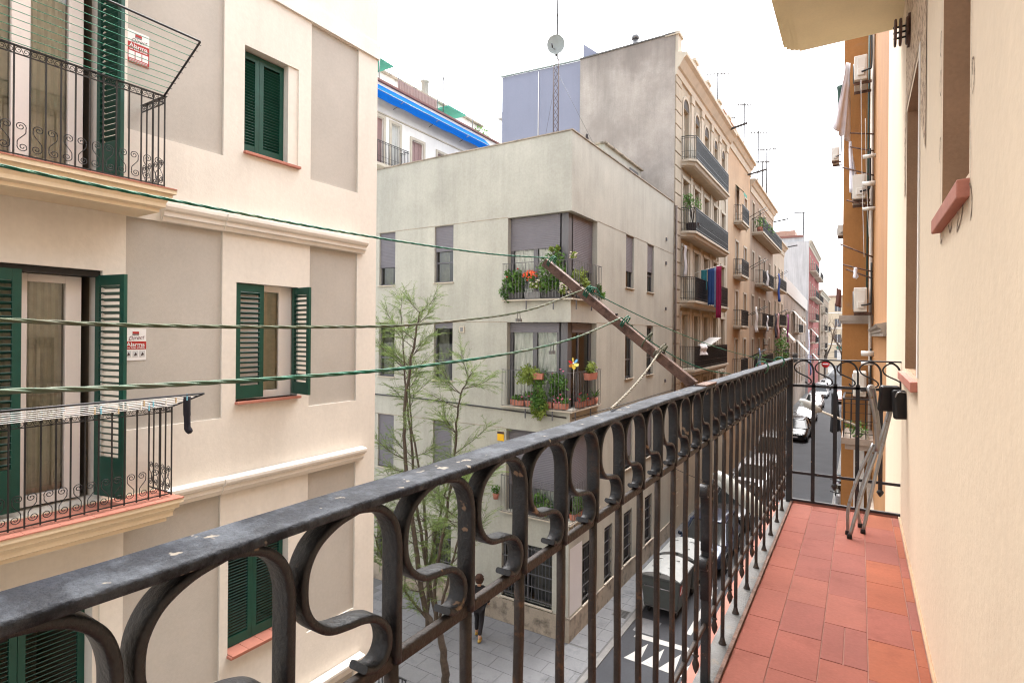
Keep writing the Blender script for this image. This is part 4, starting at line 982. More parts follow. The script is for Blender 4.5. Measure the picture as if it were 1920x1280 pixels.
def garment(name, label, cat, x, y, z, w, h, mat, axis='y', sway=.03, seed=1, taper=0):
    rnd = random.Random(seed); nx, nz = 10, 10; m = MB(); g_ = []
    ph = rnd.uniform(0, 6)
    for j in range(nz+1):
        for i in range(nx+1):
            u = (i/nx-.5)*w*(1-taper*(1-j/nz)); dd = sway*math.sin(i*1.3+ph)*(j/nz+.2)+sway*.5*math.sin(j*.9+ph); zz_ = z-h*j/nz+.02*math.sin(i*1.9+ph)*(j/nz)
            g_.append((x+dd, y+u, zz_) if axis == 'y' else (x+u, y+dd, zz_))
    m.v = g_
    for j in range(nz):
        for i in range(nx): a = j*(nx+1)+i; m.f.append((a, a+1, a+nx+2, a+nx+1)); m.sm.append(True)
    o = m.add(name, mat); tag(o, label, cat)
    sd_ = o.modifiers.new('thickness', 'SOLIDIFY'); sd_.thickness = .008
    return o
air_con('white air conditioner on the second balcony of the ochre house', -6.75, 38.2, 4.0, 'x+', bracket=False)
air_con('white air conditioner low on the tan house wall', BX, 51.2, -.8, 'x+')
# laundry on the stone building
lp = thing('drying_pole', 'thin white pole holding washing on the third stone balcony', 'pole', (-6.2, 27.5, 2.6)); MB().tube([(-6.8, 27.5, 2.98), (-5.5, 27.5, 3.32)], .018, 6).add('pole', K['cord'], lp)
garment('towel', 'teal towel hanging from the stone balcony pole', 'towel', -6.36, 27.42, 3.10, .27, .95, plain('teal cloth', (.02, .14, .17), .9), 'x', .02, 2)
garment('trousers', 'blue trousers hanging from the stone balcony pole', 'trousers', -6.06, 27.55, 3.17, .30, 1.75, plain('blue cloth', (.02, .055, .17), .9), 'x', .025, 3)
garment('shirt', 'pale blue shirt hanging between blue trousers and red towel', 'shirt', -5.86, 27.62, 3.2, .14, 1.9, plain('pale blue cloth', (.20, .27, .38), .9), 'x', .02, 4)
garment('towel', 'crimson towel hanging from the stone balcony pole', 'towel', -5.68, 27.45, 3.24, .24, 2.45, plain('crimson cloth', (.22, .008, .05), .9), 'x', .025, 5)
garment('blanket', 'white sheet bundled on the lowest stone balcony railing', 'blanket', -6.2, 26.9, -.45, 1.3, .5, plain('white cloth', (.66, .65, .66), .9), 'y', .08, 6)
tbl = thing('folding_table', 'folded pale table leaning on the lowest stone balcony', 'table', (-6.35, 28.6, -.6)); MB().bar((-6.45, 27.9, -.55), (-6.2, 29.3, -.15), .6, .03).add('top', plain('grey laminate', (.4, .38, .36)), tbl); MB().bar((-6.2, 29.2, -.5), (-6.2, 29.5, .0), .03, .03).add('leg', K['zinc'], tbl)
pt = thing('potted_plant', 'spindly plant in a dark tub on the second stone balcony', 'plant', (-6.45, 25.9, 4.64)); MB().lathe([(0, 0), (.22, 0), (.30, .38), (.32, .40), (.27, .40), (0, .36)], (-6.5, 25.75, 4.64), 14).add('pot', plain('dark tub', (.05, .04, .045)), pt)
ps = MB(); fo = MB(); rr_ = random.Random(11)
for k in range(9):
    a_ = rr_.uniform(0, 6.3); tip = (-6.5+.28*math.cos(a_), 25.75+.28*math.sin(a_), 6.1+rr_.uniform(-.3, .4)); ps.tube([(-6.5, 25.75, 5.0), (-6.5+.1*math.cos(a_), 25.75+.1*math.sin(a_), 5.6), tip], .012, 4); foliage(fo, tip, .22, 34, .06, rr_)
ps.add('stem', K['bark'], pt); fo.add('foliage', K['leaf'], pt)
garment('shirt', 'white garment on the stone balcony corner with dark washing', 'shirt', -6.7, 25.3, 4.0, .4, 1.4, plain('pale grey cloth', (.5, .5, .52), .9), 'y', .04, 7)
# washing farther down the street
wash = [('towel', 'royal blue towel on the tan house balcony', 'towel', -5.95, 52.9, 5.3, .9, 2.4, (.02, .05, .22)), ('sheet', 'pink sheet on the lower tan house balcony', 'sheet', -6.0, 52.6, 1.9, .9, 2.2, (.50, .30, .32)), ('towel', 'dark towel beside the pink sheet', 'towel', -6.0, 51.3, 1.8, .8, 2.0, (.03, .03, .05)),
        ('dress', 'magenta dress hanging from the buff house', 'dress', -5.9, 59.6, 2.0, .9, 3.1, (.22, .02, .16)), ('shirt', 'white shirt on the ochre house third balcony', 'shirt', -5.9, 40.4, 1.9, .5, 1.7, (.6, .6, .6)), ('coat', 'black coat hanging outside the lowest ochre balcony', 'coat', -5.9, 40.2, -1.4, 1.2, 2.4, (.012, .012, .014)),
        ('shirt', 'blue checked shirt beside the black coat', 'shirt', -5.75, 40.9, -.9, .5, 1.2, (.20, .27, .38)), ('sheet', 'pale striped sheet on the crumbling house', 'sheet', -5.9, 86, .8, 1.6, 4.6, (.45, .47, .56)), ('towel', 'navy towel far down beside the striped sheet', 'towel', -5.9, 89, -2.8, 1.4, 2.8, (.05, .08, .18)), ('towel', 'dark bundle of washing on the red house balcony', 'towel', -5.3, 97, -.4, 1.8, 2.6, (.03, .03, .04)),
        ('shirt', 'white shirt on the tan house middle balcony', 'shirt', -6.1, 47, 5.0, .7, 1.2, (.55, .55, .56)), ('shirt', 'pale shirt on the lower tan balcony', 'shirt', -6.1, 47, 1.5, .7, 1.2, (.55, .57, .6))]
for i, (n_, lab, ct, x, y, z, w, h, c) in enumerate(wash): garment(n_, lab, ct, x, y, z, w, h, plain('wash %d' % i, c, .9), 'y', .07, 20+i)
for i, (y, z, lab) in enumerate([(40.3, 8.2, 'top ochre balcony'), (40.3, 4.8, 'second ochre balcony'), (40.3, 1.6, 'third ochre balcony'), (40.3, -1.3, 'lowest ochre balcony'), (52.8, 5.2, 'middle tan balcony'), (52.8, 1.9, 'lower tan balcony'), (59.0, 2.1, 'buff house')]):
    t = thing('drying_pole', 'pair of dark drying poles sticking out from the '+lab, 'pole', (BX+.5, y, z)); 
    for dy in (0, .9): MB().tube([(BX+.5, y+dy, z-.25), (BX+1.55, y+dy+.1, z+.35)], .02, 5).add('pole', K['iron'], t)
for i, (y, z, lab) in enumerate([(34.3, 12.0, 'stone cornice'), (42.0, 11.3, 'ochre cornice'), (56.0, 10.4, 'tan cornice'), (64.6, 9.2, 'buff cornice')]):
    t = thing('rain_spout', 'dark rain spout sticking out below the '+lab, 'spout', (BX, y, z)); MB().bar((BX+.1, y, z), (BX+1.35, y-.3, z+.12), .12, .10).add('gutter', plain('dark spout', (.05, .045, .045)), t)
for i, (x, y, z0, z1, L_, az, lab) in enumerate([(-7.6, 35.9, 12.5, 16.3, 1.3, .4, 'tall aerial at the end of the stone parapet'), (-7.2, 37.2, 12.4, 14.0, 1.1, .9, 'low aerial beside the attic of the ochre house'), (-7.4, 44.0, 13.0, 17.2, 1.2, .7, 'tall aerial over the brick roof room'), (-7.3, 50.0, 11.4, 17.0, 1.5, .5, 'aerial with many bars above the tan house'), (-7.3, 52.5, 11.4, 15.2, 1.2, .5, 'shorter aerial above the tan house'), (-7.3, 55.0, 11.4, 17.0, 1.6, .3, 'leaning aerial at the end of the tan house roof'), (-7.5, 96, 14.2, 19.0, 2.6, .4, 'thin aerial on the white sided house')]): antenna(x, y, z0, z1, lab, 7, L_, az)
# climbing plant on the buff house and pots on the tan balcony
vp = thing('climbing_plant', 'green climbing plant on the front of the buff house', 'plant', (BX+.3, 57.5, -6)); fo = MB(); rr_ = random.Random(5)
for k in range(26): foliage(fo, (BX+.4+rr_.uniform(0, .5), 57.6+rr_.uniform(-1.3, 1.6), -5+rr_.uniform(0, 5.2)*(.6+.4*rr_.random())), .6, 60, .12, rr_)
fo.add('foliage', K['leaf'], vp); MB().tube([(BX+.2, 57.5, GZ), (BX+.25, 57.5, -1)], .05, 5).add('stem', K['bark'], vp)
for i, (y, z, nm) in enumerate([(45.2, 7.7, 'first pot'), (47.4, 7.7, 'second pot'), (49.6, 7.7, 'third pot'), (45.6, -2.5, 'bushy pot')]):
    t = thing('potted_plant', ('%s plant on the long top balcony of the tan house' % nm.split()[0]) if z > 0 else 'bushy pot plant low on the tan house', 'plant', (BX+.5, y, z)); MB().lathe([(0, 0), (.18, 0), (.26, .4), (0, .4)], (BX+.5, y, z), 10).add('pot', K['terra'], t); fo = MB(); foliage(fo, (BX+.5, y, z+.75), .5, 130, .10, rr_); fo.add('foliage', K['leaf'], t)
gaw = thing('window_awning', 'small green awning over the top window of the ochre house', 'awning', (BX, 38.7, 9.5)); MB().quad((BX, 38.1, 9.75), (BX, 39.3, 9.75), (BX+.5, 39.3, 9.2), (BX+.5, 38.1, 9.2)).quad((BX+.5, 38.1, 9.2), (BX+.5, 39.3, 9.2), (BX+.5, 39.3, 9.0), (BX+.5, 38.1, 9.0)).add('cloth', plain('green canvas', (.05, .25, .18), .8), gaw)
for i, (y, z) in enumerate([(62.5, 1.0), (75.5, 3.0), (80, -.6), (99, 1.5), (103, -2.5)]):
    t = thing('drop_awning', '', 'awning', (BX, y, z), group='pale awnings far down the left side')
    t['label'] = ['pale sun awning on the end of the buff house', 'pale sun awning high on the crumbling house', 'pale sun awning low on the crumbling house', 'pale sun awning at mid height on the red house', 'pale sun awning low on the red house'][i]
    m = MB(); m.quad((BX, y-1, z), (BX, y+1.6, z), (BX+1.3, y+1.6, z-1.5), (BX+1.3, y-1, z-1.5)); m.quad((BX+1.3, y-1, z-1.5), (BX+1.3, y+1.6, z-1.5), (BX+1.32, y+1.6, z-1.75), (BX+1.32, y-1, z-1.75)); m.add('cloth', plain('pale canvas', (.60, .58, .53), .9), t)
for i, (y, z, s) in enumerate([(69, -2.2, -.3), (47, -1.0, -.5), (84, -1.5, -.2)]):
    o = MB().tube([(BX+.05, y, z), (-3.5, y+1, z+s), (.0, y+2, z)], .012, 4).add('overhead_cable', K['iron']); tag(o, ['thin cable across the street by the crumbling house', 'thin cable across the street by the tan house', 'thin cable across the street before the red house'][i], 'cable')

# ================================================================== right side: orange houses beyond our own
OX = .24
og = thing('orange_house', 'orange ochre house next door along the right side of the street', 'building', (OX+3, 10.8, GZ))
m = MB(); m.quad((OX, 7.12, GZ), (OX, 14.5, GZ), (OX, 14.5, 7.6), (OX, 7.12, 7.6)); m.quad((OX, 7.12, 7.6), (OX, 14.5, 7.6), (OX+9, 14.5, 7.6), (OX+9, 7.12, 7.6)); m.quad((OX+9, 7.12, GZ), (OX+9, 14.5, GZ), (OX+9, 14.5, 7.6), (OX+9, 7.12, 7.6))
m.add('wall', K['orange'], og)
fo_ = lambda u, z, d: (OX+d, u, z)
for zb in (.10, -3.2): MB().extrude([(0, zb-.10), (-.03, zb-.10), (-.03, zb-.06), (-.05, zb-.05), (-.05, zb-.02), (-.08, zb), (-.10, zb+.03), (0, zb+.05)], fo_, 7.13, 14.45).add('cornice', K['greycornice'], og)
o2 = thing('orange_house', 'second orange house standing forward beyond the first on the right', 'building', (3, 40, GZ))
PX = -.34
m = MB(); m.quad((PX, 14.51, GZ), (OX+9, 14.51, GZ), (OX+9, 14.51, 7.4), (PX, 14.51, 7.4)); m.quad((PX, 14.51, GZ), (PX-.9, 80, GZ), (PX-.9, 80, 7.4), (PX, 14.51, 7.4)); m.quad((PX, 14.51, 7.4), (PX-.9, 80, 7.4), (9, 80, 7.4), (9, 14.51, 7.4)); m.quad((PX-.9, 80, GZ), (9, 80, GZ), (9, 80, 7.4), (PX-.9, 80, 7.4))
m.add('wall', K['orange'], o2)
MB().box(PX-.06, OX-.002, 14.44, 14.51, .33, .46).add('cornice', K['greycornice'], o2); MB().box(PX-.03, OX-.002, 14.46, 14.51, .27, .33).add('cornice', K['greycornice'], o2)
MB().tube([(OX-.05, 14.3, -8), (OX-.05, 14.3, 7.3)], .035, 7).add('drainpipe', plain('pale pipe', (.48, .42, .36)), o2); MB().tube([(OX-.12, 14.35, .8), (OX-.11, 14.35, 7.3)], .022, 6).add('cable', plain('dark green cable', (.03, .06, .05)), o2)
air_con('air conditioner beside the pipe on the orange house, lowest of the column', .20, 13.9, .50, 'x-'); air_con('air conditioner in the middle of the orange house column', .16, 13.9, 2.84, 'x-'); air_con('topmost air conditioner under the balcony rack on the orange house', .17, 13.9, 5.30, 'x-')
air_con('grey air conditioner high up on the far right wall', -.62, 24, 6.45, 'x-'); air_con('grey air conditioner on the far right wall below the high one', -.60, 30, 4.6, 'x-')
air_con('white air conditioner below the cornice of the orange house', .20, 13.9, -1.25, 'x-')
for i, (z, dz, ln) in enumerate([(1.62, .32, .62), (1.32, .18, .56), (1.18, .22, .5), (4.15, .10, .45), (3.8, .16, .45), (3.30, .26, .6), (2.65, .2, .5)]):
    MB().tube([(OX-.02, 13.6, z), (OX-ln, 13.6, z+dz)], .016, 5).add('drying_arm', K['rust'], og)
for i, (z, r_) in enumerate([(2.55, .035), (-.35, .05), (-.55, .035), (3.6, .04), (3.05, .05)]):
    MB().tube([(OX, 13.2, z), (OX-.22, 13.2, z)], r_, 8).add('vent_stub', K['acwhite'], og)
for i, (x, z0, z1) in enumerate([(-.02, 1.6, 5.2), (.06, 2.0, 4.4)]):
    o = MB().tube(spline([(x, 13.3, z1), (x+.03, 13.3, (z0+z1)/2), (x+.08, 13.3, z0)], 6), .006, 4).add('hanging_cord', K['cord'], og)
wsh = MB()
def hung(name, label, pts_top, pts_bot, mat, n=10, cat='sheet'):
    m = MB(); g_ = []; nz = 10; a0, a1 = V(pts_top[0]), V(pts_top[1]); b0, b1 = V(pts_bot[0]), V(pts_bot[1])
    for j in range(nz+1):
        for i in range(n+1):
            p = a0.lerp(a1, i/n).lerp(b0.lerp(b1, i/n), j/nz); g_.append((p.x+.02*math.sin(i*1.8+j*.3), p.y+.06*math.sin(i*1.3+j*.2)*(j/nz), p.z+.02*math.sin(i*2.3)*(j/nz)))
    m.v = g_
    for j in range(nz):
        for i in range(n): a = j*(n+1)+i; m.f.append((a, a+1, a+n+2, a+n+1)); m.sm.append(True)
    o = m.add(name, mat); s_ = o.modifiers.new('thickness', 'SOLIDIFY'); s_.thickness = .006; return tag(o, label, cat)
wc = plain('white linen', (.68, .67, .72), .9)
hung('sheet', 'large white sheet hanging high beside the orange house', ((-.29, 13.6, 5.75), (-.22, 13.7, 5.75)), ((-.52, 13.4, 4.35), (-.22, 13.8, 4.1)), wc)
hung('sheet', 'narrow white sheet hanging below the large one on the orange house', ((-.22, 13.7, 4.1), (-.19, 13.7, 4.1)), ((-.20, 13.6, 3.0), (-.05, 13.6, 2.95)), wc)
hung('towel', 'dark green shade hanging behind the large white sheet', ((-.48, 14.3, 5.55), (-.30, 14.3, 5.6)), ((-.45, 14.3, 4.7), (-.30, 14.3, 4.7)), plain('dark green cloth', (.04, .075, .06), .9), cat='shade')
hung('shirt', 'small white garment clipped to the drying arms on the orange house', ((-.12, 13.55, 1.42), (-.06, 13.55, 1.42)), ((-.12, 13.55, 1.2), (-.05, 13.55, 1.2)), wc, 6, 'shirt')
hung('coat', 'long black coat hanging over the street from the orange house', ((-.50, 13.4, -1.20), (-.40, 13.4, -1.20)), ((-.52, 13.4, -2.02), (-.30, 13.4, -1.98)), plain('wash 5', (.012, .012, .014), .9), 8, 'coat')
hung('flag', 'red and navy washing hanging out far along the right side', ((-.95, 30, 2.25), (-.72, 30, 2.1)), ((-1.0, 30, 1.4), (-.75, 30, 1.3)), plain('brick red trim', (.22, .10, .08)), 6, 'washing')
rb_ = thing('small_balcony', 'small iron balcony with planter on the orange house below eye level', 'balcony', (0, 13.6, -2.1))
MB().box(-.30, OX, 12.9, 14.3, -2.15, -2.03).add('slab', K['greycornice'], rb_); MB().box(-.24, OX, 12.95, 14.25, -2.26, -2.15).add('slab', K['greycornice'], rb_)
railing_mesh(-.27, 12.93, 14.27, -2.03, .78, OX, .11, .014).add('railing', K['iron'], rb_)
fo = MB(); foliage(fo, (-.05, 13.1, -1.85), .22, 120, .04, rt); fo.add('planting', K['leaf'], rb_)
MB().box(-.1, .1, 14.44, 14.505, -3.9, -2.5).add('window', K['white'], o2)
# ================================================================== our own house wall (right)
WXR = .24; FZ = -1.23
ow = thing('cream_house', 'warm cream house wall of our own balcony with two deep window openings', 'building', (WXR, 3, GZ))
fr = lambda u, z, d: (WXR+d, u, z)
oh = [(1.87, 2.44, .43, 3.0, .45), (3.40, 4.24, -.20, 1.40, .30), (-1.2, -.2, FZ, 1.2, .3)]
m = MB(); m.wall(fr, -6, 7.11, GZ, 7.0, [(a, b, c, d, 0) for a, b, c, d, e in oh])
m.quad((WXR, 7.11, GZ), (WXR+8, 7.11, GZ), (WXR+8, 7.11, 7.0), (WXR, 7.11, 7.0)); m.quad((WXR, -6, GZ), (WXR+8, -6, GZ), (WXR+8, -6, 7.0), (WXR, -6, 7.0)); m.quad((WXR, -6, 7.0), (WXR, 7.11, 7.0), (WXR+8, 7.11, 7.0), (WXR+8, -6, 7.0)); m.quad((WXR+8, -6, GZ), (WXR+8, 7.11, GZ), (WXR+8, 7.11, 7.0), (WXR+8, -6, 7.0))
m.add('wall', K['ourwall'], ow)
for i, (a, b, c, d, e) in enumerate(oh):
    r = MB(); r.quad(fr(a,c,0), fr(b,c,0), fr(b,c,e), fr(a,c,e)); r.quad(fr(a,d,0), fr(b,d,0), fr(b,d,e), fr(a,d,e)); r.quad(fr(a,c,0), fr(a,d,0), fr(a,d,e), fr(a,c,e)); r.quad(fr(b,c,0), fr(b,d,0), fr(b,d,e), fr(b,c,e))
    r.add('reveal', K['reveal'], ow)
    w = MB(); w.box(WXR+e-.06, WXR+e, a, a+.06, c, d); w.box(WXR+e-.06, WXR+e, b-.06, b, c, d); w.box(WXR+e-.06, WXR+e, a+.06, b-.06, c, c+.07)
    wo = w.add('window', plain('brown window wood', (.16, .08, .045), .6), ow)
    MB().quad(fr(a, c, e-.03), fr(b, c, e-.03), fr(b, d, e-.03), fr(a, d, e-.03)).add('pane', K['glass'], wo)
    room(ow, fr, a, b, c, d, e)
# far rounded strip of wall beyond the balcony and corner pier
MB().box(WXR-.006, WXR+.002, 3.30, 3.36, -.2, 1.42).add('plaster_edge', K['trim'], ow)
# sills
def slanted_sill(y0, y1, z, out, drop):
    s = MB(); s.v = [(WXR-out, y0, z-.05-drop), (WXR+.3, y0, z-.045), (WXR+.3, y1, z-.045), (WXR-out, y1, z-.05-drop), (WXR-out, y0, z-drop), (WXR+.3, y0, z+.008), (WXR+.3, y1, z+.008), (WXR-out, y1, z-drop)]
    s.f = [(0,3,2,1),(4,5,6,7),(0,1,5,4),(1,2,6,5),(2,3,7,6),(3,0,4,7)]; s.sm = [False]*6; return s
slanted_sill(1.86, 2.47, .432, .028, .018).add('sill', K['terra'], ow, bevel=.004)
slanted_sill(3.35, 4.40, -.205, .030, .02).add('sill', K['terra'], ow, bevel=.004)
# sgraffito: faded painted scrolls round the windows
def ribbon(pts, w=.006):
    r = MB(); pts = [V((WXR-.0012, p[0], p[1])) for p in pts]
    for i in range(len(pts)-1):
        t = (pts[i+1]-pts[i]).normalized(); n = V((0, -t.z, t.y)); t2 = (pts[min(i+2, len(pts)-1)]-pts[i]).normalized() if i+2 < len(pts) else t; n2 = V((0, -t2.z, t2.y))
        ww0 = w*(.5+.5*abs(math.sin(i*.55))); ww1 = w*(.5+.5*abs(math.sin((i+1)*.55)))
        r.quad(pts[i]-n*ww0/2, pts[i]+n*ww0/2, pts[i+1]+n2*ww1/2, pts[i+1]-n2*ww1/2)
    return r
ink = mat_('faded brown sgraffito', (.16, .105, .07), .95, var=.4, vscale=30, dirt=((.62, .48, .35), .48, .60, 40))
def add_ink(pts, w=.007): ribbon([(p.x, p.y) for p in spline([(a, b, 0) for a, b in pts], 6)], w).add('painted_scroll', ink, ow)
for y, s in ((1.845, 1), (2.475, -1)):
    add_ink([(y, .36), (y-.006*s, .45), (y+.004, .6), (y-.004, .8), (y, 1.2), (y, 1.6)], .004)
    for z in (.86, .62, 1.0): add_ink([(y-.02*s, z), (y-.045*s, z+.03), (y-.04*s, z+.08), (y-.015*s, z+.09), (y-.02*s, z+.05)], .008)
add_ink([(1.86, .40), (1.83, .38), (1.82, .33), (1.84, .30)], .010); add_ink([(2.20, .40), (2.18, .36), (2.22, .33), (2.26, .36)], .010); add_ink([(2.44, .40), (2.47, .37), (2.46, .33), (2.42, .34)], .010); add_ink([(2.1, .385), (2.05, .35), (2.08, .31), (2.0, .33), (1.95, .38)], .009)
mur = mat_('worn sgraffito hatching', (.56, .42, .29), .95, var=.1, vscale=3, dirt=((.20, .13, .085), .50, .58, 26), bump=.2, bscale=60)
mm = MB(); mm.quad((WXR-.003, 3.02, 1.44), (WXR-.003, 4.34, 1.44), (WXR-.003, 4.34, 2.2), (WXR-.003, 3.02, 2.2)); mm.quad((WXR-.003, 3.02, .82), (WXR-.003, 3.28, 1.05), (WXR-.003, 3.28, 1.44), (WXR-.003, 3.02, 1.44)); mm.quad((WXR-.003, 4.30, .9), (WXR-.003, 4.42, .9), (WXR-.003, 4.42, 1.44), (WXR-.003, 4.30, 1.44)); mm.add('painted_frieze', mur, ow)
# upper balcony over our heads: moulded slab
us = MB(); steps = [(0, 0), (.035, .028), (.075, .055), (.105, .085), (.13, .12)]
xe, ye, zs = -.55, 5.06, 2.25
for k, (o_, dz) in enumerate(steps):
    us.box(xe+.13-o_, WXR+.002, -6, ye-.13+o_, zs+dz, zs+(steps[k+1][1] if k+1 < len(steps) else .20)-.0005)
us.add('upper_balcony_slab', K['soffit'], ow)
MB().box(xe-.012, WXR, -6, ye+.012, zs+.20, zs+.225).add('upper_balcony_tiles', K['terra'], ow)
# clothes line pulley bracket near the top of the wall
pb = thing('pulley_bracket', 'rusty clothes line pulley bracket on the wall under the upper balcony', 'bracket', (WXR, 4.0, 1.75))
for i, x in enumerate((.165, .190, .222)):
    q = MB(); q.lathe([(0, -.006), (.075, -.006), (.08, 0), (.075, .006), (0, .006)], (x, 4.0, 1.80), 14, axis='x'); q.add('wheel', K['rust'], pb)
q = MB()
for dz in (-.045, .0, .045): q.tube([(.155, 4.0+dz*.6, 1.80+dz), (WXR, 4.0+dz*.6, 1.80+dz)], .006, 5)
q.add('axle', K['iron'], pb); MB().box(.225, WXR, 3.95, 4.05, 1.72, 1.88).add('plate', K['rust'], pb)
pb2 = thing('pulley_bracket', 'larger rusty pulley bracket at the top edge of the picture', 'bracket', (WXR, 3.2, 1.75))
for i, x in enumerate((.135, .165, .20)):
    q = MB(); q.lathe([(0, -.008), (.12, -.008), (.125, 0), (.12, .008), (0, .008)], (x, 3.35, 1.86), 14, axis='x'); q.add('wheel', K['rust'], pb2)
MB().box(.12, WXR, 3.33, 3.37, 1.80, 1.92).add('plate', K['rust'], pb2)

# ================================================================== our balcony floor
YB0, YB1 = -4.0, 4.60
bl = thing('balcony', 'narrow tiled balcony floor with grey cement edge underfoot', 'balcony', (0, 2, FZ))
MB().box(-.50, WXR-.001, YB0, YB1+.02, FZ-.16, FZ-.045).add('slab', K['soffit'], bl)
MB().box(-.425, WXR-.002, YB0, YB1-.03, FZ-.044, FZ-.0035).add('tile_bed', K['grout'], bl)
MB().box(-.495, -.426, YB0, YB1+.015, FZ-.044, FZ+.002).add('cement_edge', K['ledge'], bl, bevel=.006)
MB().box(-.545, -.496, YB0, YB1+.05, FZ-.10, FZ-.035).add('outer_edge', K['pinkedge'], bl, bevel=.006)
MB().box(-.4255, -.412, YB0, YB1-.02, FZ-.02, FZ+.014).add('edge_trim', K['rust'], bl)
MB().box(-.411, WXR-.012, YB1-.028, YB1-.004, FZ-.02, FZ+.012).add('edge_trim', K['pinkedge'], bl)
MB().tube([(WXR-.004, YB0, FZ+.0), (WXR-.004, YB1-.03, FZ+.0)], .008, 8).add('wall_fillet', K['reveal'], bl)
tcol = [(.212, .068, .047), (.208, .068, .049), (.202, .063, .045), (.222, .066, .034), (.218, .062, .032), (.186, .062, .048), (.212, .072, .052), (.205, .066, .048)]
tm = [mat_('terracotta floor tile %d' % i, c, .78, var=.16, vscale=3.0, bump=.12, bscale=70, spec=.18, dirt=((c[0]*.74, c[1]*.66, c[2]*.66), .55, .74, 5.5), spots=((c[0]*1.25, c[1]*1.7, c[2]*1.8), .62, .80, 2.2)) for i, c in enumerate(tcol)]
tile_c = {}
rr_ = random.Random(21)
colx = [(-.411, -.2815), (-.2785, -.1225), (-.1195, .0335), (.0368, .1890), (.1922, .226)]
for ci, (x0, x1) in enumerate(colx):
    L_ = .314 if ci < 4 else .30
    y = YB1-.03; y -= (.05, .12, .26, .0, .2)[ci]
    ends = [YB1-.03] + ([y] if (.05, .12, .26, .0, .2)[ci] > .01 else [])
    while ends[-1] > -1.0: ends.append(ends[-1]-L_)
    for hi, lo in zip(ends[:-1], ends[1:]):
        pieces = [(x0, x1)]
        if ci == 2 and rr_.random() < .22: pieces = [(x0, x0+(x1-x0)*.48), (x0+(x1-x0)*.5, x1)]
        k_ = rr_.choice((0, 1, 6, 7, 2)) if ci < 3 else rr_.choice((3, 4, 2, 5, 3))
        if ci in (1, 2) and rr_.random() < .25: k_ = 5
        for (a, b) in pieces:
            w_, h_ = b-a-.0005, hi-lo-.0022
            key = (round(w_, 3), round(h_, 3), k_)
            if key not in tile_c:
                t_ = MB(); e = .0014; t_.v = [(0,0,-.012),(w_,0,-.012),(w_,h_,-.012),(0,h_,-.012),(0,0,-.0012),(w_,0,-.0012),(w_,h_,-.0012),(0,h_,-.0012),(e,e,0),(w_-e,e,0),(w_-e,h_-e,0),(e,h_-e,0)]
                t_.f = [(0,1,5,4),(1,2,6,5),(2,3,7,6),(3,0,4,7),(4,5,9,8),(5,6,10,9),(6,7,11,10),(7,4,8,11),(8,9,10,11)]; t_.sm = [False]*9
                tile_c[key] = t_.mesh('tile', tm[k_])
            inst('tile', tile_c[key], bl, T(a, lo+.0011, FZ+rr_.uniform(-.0008, .0008)) @ M.Rotation(rr_.uniform(-.002, .002), 4, 'Y'))

# ================================================================== our balcony railing (front)
RX = -.455; RT_ = -.173; SP = .1422; MID = -.378; LOW = -1.02
rl = thing('balcony_railing', 'dark wrought iron balcony railing with arched scrolls running along the street side', 'railing', (RX, 2, FZ))
# top rail: flat bar, slightly wavy by hand forging
pts = [V((RX+.0015*math.sin(i*.9), -1.2+i*.1, RT_-.0055+.0008*math.sin(i*1.7))) for i in range(59)]
rs_ = MB(); rs_.sweep(pts, [(b, a) for a, b in rrect(.054, .011, .0035, 3)], (0, 0, 1), smooth=True); rs_.add('top_rail', K['railtop'], rl)
mbm = MB(); mbm.sweep([V((RX, y, MID)) for y in [-1.2+.2*i for i in range(30)]], [(a, b) for a, b in rrect(.017, .012, .003, 3)], (0, 0, 1)); mbm.add('middle_rail', K['rustbar'], rl)
mbm = MB(); mbm.sweep([V((RX, y, LOW)) for y in [-1.2+.2*i for i in range(30)]], [(a, b) for a, b in rrect(.016, .012, .003, 3)], (0, 0, 1)); mbm.add('lower_rail', K['rustbar'], rl)
sec_band = rrect(.027, .0092, .0033, 3)       # a across the rail (X), b thickness
top_in = RT_-.011
def arch_bar():      # local origin at bar axis on the mid rail; y along the street, z up
    h = top_in-MID; a = SP/2
    ctrl = [(0, 0, 0), (0, 0, h*.30), (0, 0, h*.60), (0, -a*.02, h*.74), (0, -a*.14, h*.86), (0, -a*.40, h*.945), (0, -a*.75, h*.98), (0, -a*1.0, h*.985)]
    p = spline(ctrl, 6); return MB().sweep(p, sec_band, (1, 0, 0))
def s_scroll():
    h = top_in-MID; w = SP
    f = lambda x, d: (0, x*w, h*(1-d))
    ctrl = [f(.55, .015), f(.36, .05), f(.20, .12), f(.115, .22), f(.095, .33), f(.115, .43), f(.19, .52), f(.32, .59), f(.48, .615), f(.63, .63), f(.77, .67), f(.875, .75), f(.90, .845), f(.85, .92), f(.75, .945), f(.65, .91)]
    return MB().sweep(spline(ctrl, 5), rrect(.027, .0085, .0032, 3), (1, 0, 0))
me_arch = arch_bar().mesh('baluster_head', K['rail']); me_scr = s_scroll().mesh('scroll', K['rail'])
def lower_bar(long, name):
    z1 = FZ+.004 if long else -1.06
    m = MB(); n = 8; r = []
    pts = [V((.0007*math.sin(k*2.3), .0008*math.sin(k*1.9), (z1-MID)*k/n)) for k in range(n+1)]
    m.sweep(pts, rrect(.0145, .0145, .004, 3), (1, 0, 0))
    if not long:
        z = z1-MID
        m.lathe([(.006, 0), (.011, -.006), (.006, -.012), (.008, -.020), (.0125, -.034), (.009, -.050), (.001, -.066)], (0, 0, z), 8)
    else:
        m.lathe([(.007, .03), (.011, .012), (.016, 0)], (0, 0, z1-MID), 8)
    return m.mesh('baluster', K['rustbar'])
me_long = lower_bar(True, 'l'); me_short = lower_bar(False, 's')
POSTY = .47 + 11*SP
